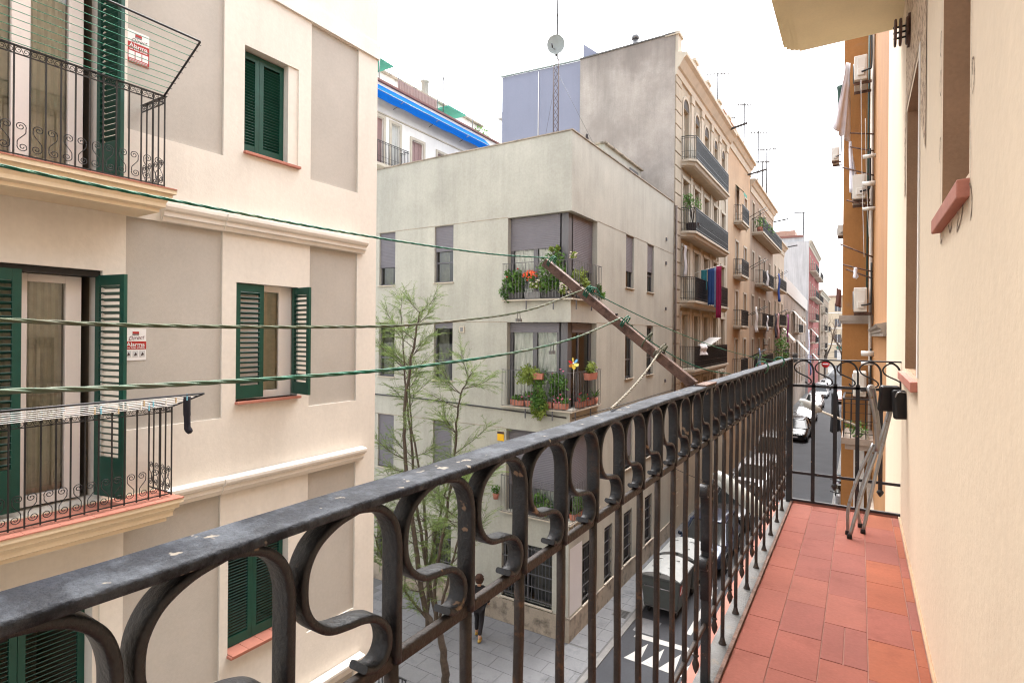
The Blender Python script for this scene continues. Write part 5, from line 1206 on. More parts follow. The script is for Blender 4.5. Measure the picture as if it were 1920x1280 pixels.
for i in range(-12, 30):
    y = .47+i*SP
    if y > 4.50: break
    is_post = (i-11) % 18 == 0
    long = (i-11) % 2 == 0
    if is_post:
        pm = MB(); pm.box(RX-.014, RX+.014, y-.019, y+.019, FZ-.0, top_in+.0005); pst = pm.add('post', K['rail'], rl, bevel=.003)
        # pairs of curled stays on both sides of the post
        for s in (-1, 1):
            sv = MB()
            c1 = spiral((0, 0), .024, .010, R(90), -1.15*s, 18); c2 = spiral((0, 0), .024, .010, R(90), -1.15*s, 18)
            path = [(RX, y+s*(.040)+p[0], -.545+p[1]) for p in c1[::-1]]
            path += [(RX, y+s*.028, -.60), (RX, y+s*.022, -.70), (RX, y+s*.0225, -.76)]
            sv.sweep(path, rrect(.030, .007, .0025, 3), (1, 0, 0))
            path = [(RX, y+s*(.036)+p[0], -.80+p[1]) for p in c2[::-1]]
            path += [(RX, y+s*.026, -.86), (RX, y+s*.022, -.93)]
            sv.sweep(path, rrect(.030, .007, .0025, 3), (1, 0, 0)); sv.add('stay', K['rail'], pst)
    else:
        b_ = inst('baluster', me_long if long else me_short, rl, T(RX+random.uniform(-.001, .001), y, MID))
        inst('baluster_head', me_arch, b_, T(RX, y, MID))
    inst('scroll', me_scr, rl, T(RX+random.uniform(-.0012, .0012), y, MID) @ M.Rotation(random.uniform(-.02, .02), 4, 'X'))
YG = YB1-.015
MB().box(RX-.002, RX+.038, YG-.02, YG+.02, FZ, RT_+.004).add('corner_post', K['rail'], rl, bevel=.003)

# end grille, seen face on -------------------------------------------------
gr = thing('end_railing', 'thin wrought iron railing closing the far end of the balcony', 'railing', (-.1, YG, FZ))
xs = [-.283, -.146, -.010, .126]; x0g, x1g = -.418, WXR
MB().box(x0g, x1g, YG-.016, YG+.016, -.180, -.170).add('top_rail', K['rail'], gr, bevel=.002)
MB().box(x0g, x1g, YG-.006, YG+.006, MID+.000, MID+.020).add('middle_rail', K['rail'], gr, bevel=.002)
MB().box(x0g, x1g, YG-.005, YG+.005, -1.018, -.999).add('lower_rail', K['rail'], gr)
MB().box(x0g, x1g, YG-.012, YG+.012, FZ+.012, FZ+.028).add('bottom_rail', K['rail'], gr)
hg = -.180-(MID+.02)
def g_scroll(wd):
    f = lambda x, d: (x*wd, 0, hg*(1-d))
    ctrl = [f(.52, .02), f(.33, .06), f(.14, .17), f(.07, .31), f(.15, .45), f(.32, .545), f(.52, .62), f(.70, .69), f(.84, .78), f(.88, .88), f(.80, .955), f(.68, .95), f(.62, .88)]
    return MB().tube(spline(ctrl, 5), .0055, 6)
def g_arch(wd):
    f = lambda x, d: (x*wd, 0, hg*(1-d))
    return MB().tube(spline([f(0, 1), f(0, .6), f(-.02, .36), f(-.12, .17), f(-.30, .05), f(-.5, .012)], 6), .0075, 6)
mgs = g_scroll(.136).mesh('scroll', K['iron']); mga = g_arch(.136).mesh('baluster_head', K['iron'])
for i, x in enumerate([x0g+.0] + xs):
    inst('scroll', mgs, gr, T(x, YG, MID+.02))
    if i == 0: continue
    long = i % 2 == 1
    z1 = FZ+.02 if long else -1.055
    bb2 = MB(); bb2.box(x-.0125, x+.0125, YG-.006, YG+.006, z1, MID+.035)
    if not long: bb2.lathe([(.010, 0), (.020, -.010), (.022, -.020), (.014, -.036), (.001, -.052)], (x, YG, z1), 8)
    bo_ = bb2.add('baluster', K['rail'], gr); inst('baluster_head', mga, bo_, T(x, YG, MID+.02))
inst('baluster_head', mga, gr, T(x1g-.004, YG, MID+.02))

# ================================================================== clothes line bracket and ropes
bp = lambda t: V((RX-.01-.575*t, 1.90, -.160+.448*t))
bk = thing('line_bracket', 'rusty brown angle iron bracket leaning out from the railing', 'bracket', (RX, 1.9, RT_))
m = MB(); m.sweep([bp(0), bp(1)], [(-.001, -.002), (.029, -.002), (.029, .003), (.004, .003), (.004, .029), (-.001, .029)], (0, 1, 0), smooth=False); m.add('arm', K['rust'], bk)
m = MB(); m.box(RX-.012, RX+.026, 1.902, 2.06, RT_+.0005, RT_+.0055); m.add('foot', K['rust'], bk)
bh = MB()
for t in (.2, .5, .75): 
    p = bp(t); bh.lathe([(0, 0), (.006, 0), (.006, .006), (0, .007)], (p.x, p.y+.018, p.z+.004), 6)
bh.add('bolt', K['rustbar'], bk)
def rope(name, label, pts, r, mat, twist=95, strands=3, seg=None):
    pts = [V(p) for p in pts]; L_ = sum((b-a).length for a, b in zip(pts[:-1], pts[1:])); n = seg or max(40, int(L_*150))
    # resample
    cum = [0]
    for a, b in zip(pts[:-1], pts[1:]): cum.append(cum[-1]+(b-a).length)
    res = []; j = 0
    for k in range(n+1):
        s = L_*k/n
        while j < len(pts)-2 and cum[j+1] < s: j += 1
        t = (s-cum[j])/max(1e-9, cum[j+1]-cum[j]); res.append(pts[j].lerp(pts[j+1], min(1, max(0, t))))
    mb = MB()
    for st in range(strands):
        ph = 2*PI*st/strands; q = []
        for k, p in enumerate(res):
            t = (res[min(k+1, n)]-res[max(k-1, 0)]).normalized(); ref = V((0, 0, 1)) if abs(t.z) < .9 else V((1, 0, 0)); a = t.cross(ref).normalized(); b = t.cross(a)
            an = ph + twist*L_*k/n*2*PI/10
            q.append(p+(a*math.cos(an)+b*math.sin(an))*r*.5)
        mb.tube(q, r*.56, 6)
    o = mb.add(name, mat); return tag(o, label, 'rope')
def sag(a, b, s, n=30):
    a, b = V(a), V(b); return [a.lerp(b, k/n)-V((0, 0, s*4*(k/n)*(1-k/n))) for k in range(n+1)]
tip = bp(.985)+V((0, 0, .012)); k1 = bp(.70)+V((0, 0, .014)); k2 = bp(.455)+V((0, 0, .014)); k3 = bp(.22)+V((0, 0, .010))
def line(x, yz, k): return spline([k] + [(x, y, z) for y, z in yz], 8)
rope('clothes_line', 'bright green upper clothes line running left from the bracket tip', line(tip.x, [(1.55, .262), (1.19, .243), (.83, .232), (.49, .229), (.28, .230), (-.3, .238), (-.9, .25)], tip), .0027, K['ropegreen'])
rope('clothes_line', 'faded green middle clothes line sagging from the bracket', line(k1.x, [(1.46, .068), (1.0, .020), (.70, .008), (.41, .006), (.24, .010), (-.3, .03), (-.9, .07)], k1), .0030, K['ropepale'])
rope('clothes_line', 'thick lower clothes line, green at its left end', line(k2.x, [(1.55, -.008), (1.22, -.045), (.84, -.066), (.59, -.070), (.35, -.068), (.20, -.063), (-.3, -.04), (-.9, 0)], k2), .0032, mat_('green to pale rope', (.008, .13, .075), .7, var=.25, vscale=30, dirt=((.13, .155, .11), .44, .60, 2.2)))
rope('tie_rope', 'pale frayed rope tied from the bracket down to the railing', sag(k3+V((0, 0, -.015)), (RX-.012, 1.16, RT_+.006), .012), .0034, mat_('pale jute rope', (.24, .215, .17), .85, var=.25, vscale=40))
rope('tie_rope', 'green cord from the bracket knot to the far end of the railing', sag(k1, (RX-.02, 4.10, RT_+.004), .05), .0022, K['ropegreen'])
rope('tie_rope', 'lower green cord from the bracket to the near railing', sag(k2, (RX-.022, 2.55, RT_+.004), .045), .0022, K['ropegreen'])
def coil(c, ax, r, turns, pitch, up=(0, 0, 1)):
    ax = V(ax).normalized(); a = ax.cross(V(up)).normalized(); b = ax.cross(a); n = int(16*turns)
    return [V(c)+(a*math.cos(2*PI*k/16)*r+b*math.sin(2*PI*k/16)*r*1.1)+ax*(pitch*k/16) for k in range(n+1)]
ax = (bp(1)-bp(0)).normalized()
cc = V((0, .015, .004))
rope('knot', 'green knot wound round the tip of the bracket', coil(bp(.955)+cc, ax, .0225, 2, .008), .0024, K['ropegreen'])
rope('knot', 'green knot with a loose tail halfway along the bracket', coil(bp(.675)+cc, ax, .0225, 3, .008)+[bp(.66)+V((-.01, -.02, .035)), bp(.62)+V((0, -.01, .05)), bp(.60)+V((0, 0, .035))], .0026, K['ropegreen'])
rope('knot', 'small green knot lower on the bracket', coil(bp(.43)+cc, ax, .0225, 2, .008), .0024, K['ropegreen'])
rope('knot', 'pale rope looped twice round the lower bracket', coil(bp(.20)+cc, ax, .026, 2.5, .008), .0030, K['ropepale'])
rope('knot', 'grey green loop hanging round the bracket above the pale loops', coil(bp(.29)+cc, ax, .029, 1.1, .012), .0026, K['ropepale'])
rope('knot', 'green cord wrapped round the top rail near its far end', coil((RX, 4.05, RT_-.006), (0, 1, 0), .031, 3, .02), .0022, K['ropegreen'])
rope('knot', 'green cord wrapped round the top rail beside the coats', coil((RX, 3.3, RT_-.006), (0, 1, 0), .031, 3, .015), .0022, K['ropegreen'])
for i, (x, y, z, lab) in enumerate([(k1.x, 1.42, .062, 'middle'), (k2.x, 1.37, -.030, 'lower')]):
    t = thing('wire_clip', 'small wire clothes clip hanging on the %s clothes line near the bracket' % lab, 'clip', (x, y, z)); q = MB()
    for s in (-1, 1): q.tube([(x, y+s*.006, z+.004), (x, y+s*.008, z-.012), (x, y+s*.009, z-.020)], .0011, 5)
    q.add('wire', K['zinc'], t); q = MB()
    for s in (-1, 1): q.box(x-.004, x+.004, y+s*.009-.003, y+s*.009+.003, z-.028, z-.019)
    q.add('jaw', K['acgrey'], t)

# ================================================================== folded aluminium step stool against the wall
st_ = thing('step_stool', 'folded aluminium step stool with black plastic top leaning on the wall', 'step stool', (.02, 4.05, FZ))
def bent(pts, r, name, mt): MB().tube(spline(pts, 7), r, 9).add(name, mt, st_)
bent([(-.045, 3.95, FZ+.008), (.02, 4.0, -.95), (.105, 4.08, -.66), (.165, 4.15, -.42), (.185, 4.17, -.33)], .0105, 'leg', K['chrome'])
bent([(.025, 4.10, FZ+.008), (.075, 4.15, -.95), (.14, 4.22, -.62), (.185, 4.27, -.40)], .0105, 'leg', K['chrome'])
bent([(-.055, 4.02, FZ+.008), (-.052, 4.02, -1.06), (.0, 4.05, -.86), (.075, 4.07, -.66)], .0095, 'leg', K['chrome'])
bent([(.010, 4.22, FZ+.008), (-.002, 4.22, -1.08), (.045, 4.22, -.86), (.10, 4.22, -.66)], .0095, 'leg', K['chrome'])
bent([(.095, 4.06, -.70), (.085, 4.05, -.52), (.060, 4.03, -.37), (.048, 4.03, -.325), (.056, 4.06, -.312), (.075, 4.15, -.34), (.10, 4.2, -.55), (.115, 4.22, -.66)], .0125, 'frame', K['chrome'])
def pad(c, w, h, t, rz, rx, name):
    m = MB(); m.box(-w/2, w/2, -t/2, t/2, -h/2, h/2); m.add(name, K['black'], st_, T(*c) @ RZ(rz) @ M.Rotation(rx, 4, 'X') , bevel=.014)
pad((.150, 4.10, -.380), .105, .165, .040, R(20), R(14), 'seat_half'); pad((.205, 4.06, -.410), .080, .175, .034, R(28), R(-8), 'seat_half')
bent([(.175, 4.05, -.41), (.185, 4.04, -.355), (.20, 4.04, -.335), (.235, 4.05, -.335)], .0045, 'rim', K['chrome'])
for (x, y) in ((-.045, 3.95), (.025, 4.10), (-.055, 4.02), (.010, 4.22)): MB().lathe([(0, 0), (.014, 0), (.014, .022), (.011, .026)], (x, y, FZ+.001), 10).add('foot', K['rubber'], st_)
# ================================================================== tamarisk trees in the side street
def tamarisk(label, base, stems, seed, dens=1.0):
    rnd = random.Random(seed); t = thing('tamarisk_tree', label, 'tree', base); tk = MB(); tw = MB(); lf = MB()
    def plume(p, d, L_, side):
        """one feathery spray: a thin twig with fine drooping needles"""
        n = 7; q = p.copy(); dd = d.copy(); pts = [q.copy()]
        for k in range(n):
            dd = (dd+V((rnd.uniform(-.12, .12), rnd.uniform(-.12, .12), -.05))).normalized(); q = q+dd*L_/n; pts.append(q.copy())
            for _ in range(4):
                nd = (dd*1.3+V((rnd.uniform(-1, 1), rnd.uniform(-1, 1), rnd.uniform(-.6, .5)))*.75).normalized(); ln = rnd.uniform(.08, .20)*(1.15-.5*k/n)
                w = nd.cross(V((rnd.uniform(-1, 1), rnd.uniform(-1, 1), rnd.uniform(-1, 1)))).normalized()*.0038
                e = q+nd*ln+V((0, 0, -ln*.18)); mid_ = q+nd*ln*.5
                lf.quad(q, mid_+w, e, mid_-w)
        tw.tube(pts, [.004*(1-.6*k/n) for k in range(n+1)], 3, cap=False)
    def branch(p, d, L_, r, lev):
        n = 7; q = p.copy(); dd = d.copy(); pts = [q.copy()]
        for k in range(n):
            dd = (dd+V((rnd.uniform(-.13, .13), rnd.uniform(-.13, .13), .05 if lev == 1 else .0))).normalized(); q = q+dd*L_/n; pts.append(q.copy())
            if lev >= 1 and k > 0:
                for _ in range(int(2.4*dens+rnd.random())):
                    nd = (dd+V((rnd.uniform(-1, 1), rnd.uniform(-1, 1), rnd.uniform(-.5, .8)))*.8).normalized(); plume(q, nd, rnd.uniform(.28, .62), 0)
        tk.tube(pts, [r*(1-.75*k/n) for k in range(n+1)], 5, cap=False)
        return pts
    for path, r0, nb, first in stems:
        P = spline(path, 6); m_ = len(P)
        P = [p+V((rnd.uniform(-.02, .02), rnd.uniform(-.02, .02), 0)) for p in P]
        tk.tube(P, [r0*(1-.86*k/(m_-1))+.004 for k in range(m_)], 7, cap=False)
        for _ in range(nb):
            k = rnd.randint(int(m_*first), m_-1); a = rnd.uniform(0, 2*PI); d = V((math.cos(a), math.sin(a), rnd.uniform(.15, 1.1))).normalized()
            hfac = 1-.45*k/m_
            pts = branch(P[k], d, rnd.uniform(.7, 1.5)*hfac, .014*hfac+.004, 1)
        for _ in range(int(60*dens)):
            k = rnd.randint(int(m_*.25), m_-1); plume(P[k], V((rnd.uniform(-1, 1), rnd.uniform(-1, 1), rnd.uniform(0, 1))).normalized(), rnd.uniform(.25, .5), 0)
    tk.add('trunk', K['bark'], t); tw.add('twigs', K['bark'], t)['kind'] = 'stuff'; lo = lf.add('crown', K['tamarisk'], t); lo['kind'] = 'stuff'
    return t
# main tree: trunk forks low into long whippy stems
b0 = V((-8.5, 10.65, GZ)); fk = V((-8.72, 10.62, -7.35))
tamarisk('slender feathery tamarisk forking low in the paved side street', b0, [
    ([b0, (-8.55, 10.64, -8.0), fk, (-9.15, 10.6, -6.9), (-9.5, 10.65, -5.4), (-9.9, 10.7, -3.6), (-9.95, 10.7, -1.8), (-9.7, 10.75, -.2), (-9.55, 10.8, .5)], .10, 20, .35),
    ([fk, (-9.2, 10.9, -6.6), (-9.75, 11.0, -4.8), (-10.15, 11.1, -2.6), (-10.4, 11.1, -.7), (-10.55, 11.15, .6)], .055, 15, .35),
    ([fk, (-8.75, 10.5, -6.2), (-8.45, 10.5, -4.6), (-8.18, 10.5, -2.9), (-8.05, 10.5, -1.6), (-7.7, 10.5, -.95)], .05, 11, .45),
    ([fk, (-8.4, 10.4, -6.4), (-8.0, 10.3, -5.2), (-7.6, 10.3, -4.0), (-7.5, 10.3, -3.3)], .04, 12, .4),
    ([fk, (-9.5, 10.4, -6.6), (-10.3, 10.2, -5.6), (-10.6, 10.1, -4.6)], .035, 10, .4)], 4, 1.0)
b1 = V((-10.6, 12.4, GZ))
tamarisk('smaller tamarisk behind the forked one near the beige wall', b1, [
    ([b1, (-10.6, 12.4, -7), (-10.9, 12.5, -4.8), (-11.4, 12.5, -2.6), (-11.5, 12.5, -.8)], .06, 16, .35),
    ([(-10.6, 12.4, -7), (-10.1, 12.3, -5.2), (-9.6, 12.3, -3.8)], .04, 12, .35)], 8, .9)
# low planter rail beside the trees
pf = thing('planter_fence', 'low dark iron guard round the tree bed', 'fence', (-9.6, 10.2, GZ)); q = MB()
for k in range(9): q.bar((-10.0+k*.11, 9.9, GZ), (-10.0+k*.11, 9.9, GZ+.4), .02, .02)
q.bar((-10.05, 9.9, GZ+.4), (-9.1, 9.9, GZ+.4), .03, .03); q.add('guard', K['iron'], pf)

# ================================================================== person walking in the side street
def person(label, loc, rz, coat, legs, hair, shoes):
    t = thing('person', label, 'person', loc, rz)
    B = M.Translation(V(loc)) @ RZ(rz)
    def skin(name, verts, edges, rads, mat, sub=2):
        me = bpy.data.meshes.new(name); me.from_pydata(verts, edges, []); me.materials.append(mat); o = link(name, me); place(o, t, B)
        md = o.modifiers.new('skin', 'SKIN'); md.use_smooth_shade = True
        sv = me.skin_vertices[0].data
        for i, r in enumerate(rads): sv[i].radius = (r, r) if not isinstance(r, tuple) else r
        sv[0].use_root = True
        s = o.modifiers.new('sub', 'SUBSURF'); s.levels = sub; s.render_levels = sub
        return o
    # one continuous figure: pelvis root, spine, neck, head, arms, legs in mid stride (facing local -y)
    V_ = [(0,0,.92),(0,0,1.12),(0,0,1.32),(0,-.01,1.44),(0,-.02,1.52),(0,-.03,1.62),(0,-.02,1.70),
          (.17,0,1.38),(.23,.05,1.12),(.22,-.04,.90),(.22,-.07,.82),
          (-.17,0,1.38),(-.24,-.05,1.12),(-.23,-.16,.93),(-.23,-.19,.86),
          (.09,0,.86),(.10,-.14,.50),(.10,-.10,.10),(.10,-.22,.035),
          (-.09,0,.86),(-.09,.06,.50),(-.09,.28,.14),(-.09,.22,.035)]
    E_ = [(0,1),(1,2),(2,3),(3,4),(4,5),(5,6),(2,7),(7,8),(8,9),(9,10),(2,11),(11,12),(12,13),(13,14),(0,15),(15,16),(16,17),(17,18),(0,19),(19,20),(20,21),(21,22)]
    Rr = [.15,.14,.15,.07,.055,.095,.085,.065,.052,.038,.035,.065,.052,.038,.035,.085,.062,.045,.04,.085,.062,.045,.04]
    skin('body', V_, E_, Rr, plain('skin tone', (.42, .25, .17)))
    # coat and trousers as clothing shells following the body
    cv = [(0,0,.72),(0,0,.95),(0,0,1.15),(0,0,1.34),(0,-.01,1.45),(.17,0,1.39),(.235,.05,1.12),(.225,-.03,.92),(-.17,0,1.39),(-.245,-.05,1.12),(-.235,-.15,.95)]
    skin('coat', cv, [(0,1),(1,2),(2,3),(3,4),(3,5),(5,6),(6,7),(3,8),(8,9),(9,10)], [(.20,.17),.18,.165,.175,.075,.085,.068,.052,.085,.068,.052], coat)
    tv = [(0,0,.90),(.09,0,.84),(.10,-.14,.50),(.10,-.10,.13),(-.09,0,.84),(-.09,.06,.50),(-.09,.27,.17)]
    skin('trousers', tv, [(0,1),(1,2),(2,3),(0,4),(4,5),(5,6)], [.16,.10,.075,.058,.10,.075,.058], legs)
    for s, (x, y, z) in (('a', (.10, -.16, .045)), ('b', (-.09, .24, .06))):
        m = MB(); m.lathe([(0, -.13), (.035, -.12), (.05, -.04), (.048, .06), (.03, .12), (0, .13)], (x, y, z), 10, axis='y'); m.add('shoe', shoes, t, B)
    hm = MB(); rnd = random.Random(2)
    hm.lathe([(0, -.14), (.10, -.11), (.125, -.02), (.12, .06), (.075, .12), (0, .135)], (0, .01, 1.67), 12); 
    for _ in range(120):
        d = V((rnd.gauss(0, 1), rnd.gauss(0, 1)+.3, rnd.gauss(0, 1)+.3)).normalized(); p = V((0, .01, 1.67))+d*.12
        hm.lathe([(0, -.022), (.024, 0), (0, .022)], p, 5)
    hm.add('hair', hair, t, B)
    fc = MB()
    for sx in (-.035, .035): fc.lathe([(0, -.008), (.009, 0), (0, .008)], (sx, -.122, 1.645), 6)
    fc.add('eye', K['black'], t, B); MB().lathe([(0, .02), (.014, -.01), (0, -.016)], (0, -.128, 1.615), 6).add('nose', plain('skin tone', (.42, .25, .17)), t, B); MB().box(-.022, .022, -.124, -.116, 1.578, 1.585).add('mouth', plain('lip', (.30, .10, .09)), t, B)
person('person with curly brown hair in black clothes walking behind the tamarisk', (-9.15, 12.95, GZ+.022), R(200), plain('black coat', (.012, .012, .014), .9), plain('black trousers', (.014, .013, .016), .9), plain('brown curls', (.055, .026, .016), .8), plain('yellow brown shoes', (.35, .22, .04), .6))

# ================================================================== cars
def car(label, loc, rz, paint, kind='hatch', lights=True, group=None):
    t = thing('parked_car', label, 'car', loc, rz)
    B = M.Translation(V(loc)) @ RZ(rz)
    P = {'hatch': (4.05, .87, 1.50, .85, 1.30, .60), 'suv': (4.5, .92, 1.68, 1.0, 1.15, .5), 'van': (4.6, .92, 1.95, .95, .95, .25), 'sedan': (4.5, .89, 1.44, 1.05, 1.25, .95)}[kind]
    L_, W_, H_, hood, cowl, tail = P; hl = L_/2; belt = .93 if kind != 'suv' else 1.05; g0 = .17
    # lower body, lofted front (-y) to rear
    st = [(-hl, .78, .30, .62), (-hl+.06, .90, .22, .72), (-hl+.30, .97, g0, .80), (-hl+.75, 1.0, g0, .87), (-hl+hood, 1.0, g0, belt), (0, 1.0, g0, belt+.01), (hl-.7, 1.0, g0, belt+.03), (hl-.15, .97, g0+.04, belt+.02), (hl-.02, .88, .28, belt-.06)]
    b = MB(); n = 0
    for (y, wf, zb, zt) in st:
        w = W_*wf
        for (x, z) in ((-.80*w, zb), (-.97*w, zb+.10), (-w, zb+(zt-zb)*.45), (-.985*w, zt-.10), (-.90*w, zt-.01), (-.45*w, zt+.025), (.45*w, zt+.025), (.90*w, zt-.01), (.985*w, zt-.10), (w, zb+(zt-zb)*.45), (.97*w, zb+.10), (.80*w, zb)): b.v.append((x, y, z))
    K_ = 12
    for i in range(len(st)-1):
        for k in range(K_): b.f.append((i*K_+k, i*K_+(k+1) % K_, (i+1)*K_+(k+1) % K_, (i+1)*K_+k)); b.sm.append(True)
    b.f.append(tuple(range(K_))); b.f.append(tuple((len(st)-1)*K_+k for k in range(K_))[::-1]); b.sm += [True, True]
    body = b.add('body', paint, t, B); ss = body.modifiers.new('sub', 'SUBSURF'); ss.levels = 2; ss.render_levels = 2
    # cabin: roof + pillars as one shell, glass set in
    yb0, yb1 = -hl+hood-.02, hl-.06-tail*.15; yr0, yr1 = yb0+(cowl-.45 if kind != 'van' else .55), hl-tail*.75-.12
    wb_, wr = W_*.90, W_*.70; zb = belt-.01; zr = H_
    def lerp(a, b_, s): return tuple(a[k]+(b_[k]-a[k])*s for k in range(3))
    c = {'fl': ((-wb_, yb0, zb), (-wr, yr0, zr-.05)), 'fr': ((wb_, yb0, zb), (wr, yr0, zr-.05)), 'rl': ((-wb_, yb1, zb), (-wr, yr1, zr-.05)), 'rr': ((wb_, yb1, zb), (wr, yr1, zr-.05))}
    rf = MB(); n_ = 6
    ys_ = [yr0, yr0+.12, (yr0+yr1)/2, yr1-.1, yr1]; zsn = [zr-.05, zr-.015, zr+.01, zr-.005, zr-.05]
    for y, z in zip(ys_, zsn):
        for k in range(n_+1):
            u = -1+2*k/n_; rf.v.append((u*wr*1.0, y, z+.045*(1-u*u)))
    for i in range(4):
        for k in range(n_): a = i*(n_+1)+k; rf.f.append((a, a+1, a+n_+2, a+n_+1)); rf.sm.append(True)
    for k_ in ('fl', 'fr', 'rl', 'rr'): rf.bar(c[k_][0], c[k_][1], .075, .06)
    for s_, a_, b2 in ((-1, 'fl', 'rl'), (1, 'fr', 'rr')):
        mb_, mt_ = lerp(c[a_][0], c[b2][0], .52), lerp(c[a_][1], c[b2][1], .45); rf.bar(mb_, mt_, .06, .05); rf.bar(c[a_][1], c[b2][1], .06, .05)
    ro = rf.add('roof', paint, t, B); so = ro.modifiers.new('thickness', 'SOLIDIFY'); so.thickness = .02
    gl = plain('car glass', (.012, .016, .018), .06, var=0, spec=.9)
    def pane(name, *q): MB().quad(*q).add(name, gl, t, B)
    pane('windscreen', c['fl'][0], c['fr'][0], c['fr'][1], c['fl'][1]); pane('rear_window', c['rl'][0], c['rr'][0], c['rr'][1], c['rl'][1])
    for a_, b2 in (('fl', 'rl'), ('fr', 'rr')): pane('side_window', c[a_][0], c[b2][0], c[b2][1], c[a_][1])
    fl_ = MB(); fl_.box(-wb_+.04, wb_-.04, yb0+.1, yb1-.1, zb-.35, zb-.05); fl_.add('interior', K['black'], t, B)
    for sx in (-1, 1):
        for y in (-hl+.80, hl-.78):
            w = MB(); cx = sx*(W_-.10)
            w.lathe([(.20, -.10), (.29, -.10), (.315, -.07), (.315, .07), (.29, .10), (.20, .10)], (cx, y, .315), 20, axis='x'); wo = w.add('wheel', K['rubber'], t, B)
            r = MB(); r.lathe([(0, .0), (.05, .02), (.06, 0), (.19, .03), (.20, .06)] if sx > 0 else [(0, 0), (.05, -.02), (.06, 0), (.19, -.03), (.20, -.06)], (cx+sx*.06, y, .315), 14, axis='x'); r.add('rim', K['zinc'], wo, B)
            a = MB(); a.lathe([(.33, 0), (.39, 0), (.39, .035), (.33, .035)] if sx > 0 else [(.33, 0), (.39, 0), (.39, -.035), (.33, -.035)], (sx*(W_-.02), y, .33), 20, axis='x'); a.add('wheel_arch', K['black'], t, B)
        h = MB(); h.lathe([(0, -.05), (.09, -.03), (.11, .03), (.07, .09), (0, .10)], (sx*W_*.70, -hl+.12, .66), 12, axis='y'); h.add('headlight', plain('headlight lens', (.55, .56, .58), .1, spec=.8), t, B @ M.Scale(1.0, 4))
        mr = MB(); mr.lathe([(0, -.06), (.07, -.04), (.085, 0), (.06, .06), (0, .07)], (sx*(W_+.06), yb0+.30, belt+.07), 10, axis='y'); mr.add('mirror', paint, t, B)
        MB().box(sx*W_*.62-.10, sx*W_*.62+.10, hl-.07, hl-.0, .70, .86).add('tail_light', plain('tail lamp', (.25, .01, .01), .2), t, B)
    q = MB(); q.box(-W_*.48, W_*.48, -hl-.012, -hl+.06, .40, .55); q.box(-W_*.70, W_*.70, -hl-.01, -hl+.07, .24, .34); q.add('grille', K['black'], t, B)
    MB().box(-.26, .26, -hl-.024, -hl-.008, .40, .50).add('number_plate', K['signwhite'], t, B)
    if kind == 'suv':
        rk = MB()
        for sx in (-1, 1): rk.tube([(sx*wr*.9, yr0+.1, zr+.07), (sx*wr*.9, yr1-.1, zr+.07)], .018, 6)
        rk.add('roof_rack', K['zinc'], t, B)
    return t
def paint(name, c, metal=.0): return mat_(name, c, .25, metal=metal, var=.02, spec=.6)
pw = paint('white car paint', (.42, .42, .43)); pb_ = paint('navy car paint', (.018, .028, .055), .3); pk = paint('black car paint', (.010, .011, .013), .2); psv = paint('silver car paint', (.42, .43, .45), .5); pr_ = paint('dark red car paint', (.14, .012, .014), .2)
car('dark navy car parked nearest behind the rubbish containers', (-4.95, 22.7, GZ), 0, pb_, 'hatch')
car('black car parked right behind the navy one', (-4.98, 28.2, GZ), 0, pk, 'sedan')
car('white hatchback parked third from the containers', (-5.0, 33.7, GZ), 0, pw, 'hatch')
car('white van parked fourth from the containers', (-5.0, 41.2, GZ), 0, pw, 'van')
car('black estate car with roof rails beyond the corner post', (-4.45, 52.8, GZ), R(-1), pk, 'suv')
car('silver hatchback parked behind the black estate', (-4.55, 63.5, GZ), R(-1), psv, 'hatch')
car('white four wheel drive car beyond the silver hatchback', (-4.55, 75.5, GZ), R(-1), pw, 'suv')
car('pale van farthest down the street', (-4.6, 90, GZ), R(-1), psv, 'van')
car('white car far along the left kerb beyond the pale van', (-4.7, 104, GZ), R(-1), pw, 'hatch')
car('dark red car facing us on the right of the far street', (-2.0, 84, GZ), R(0), pr_, 'hatch')
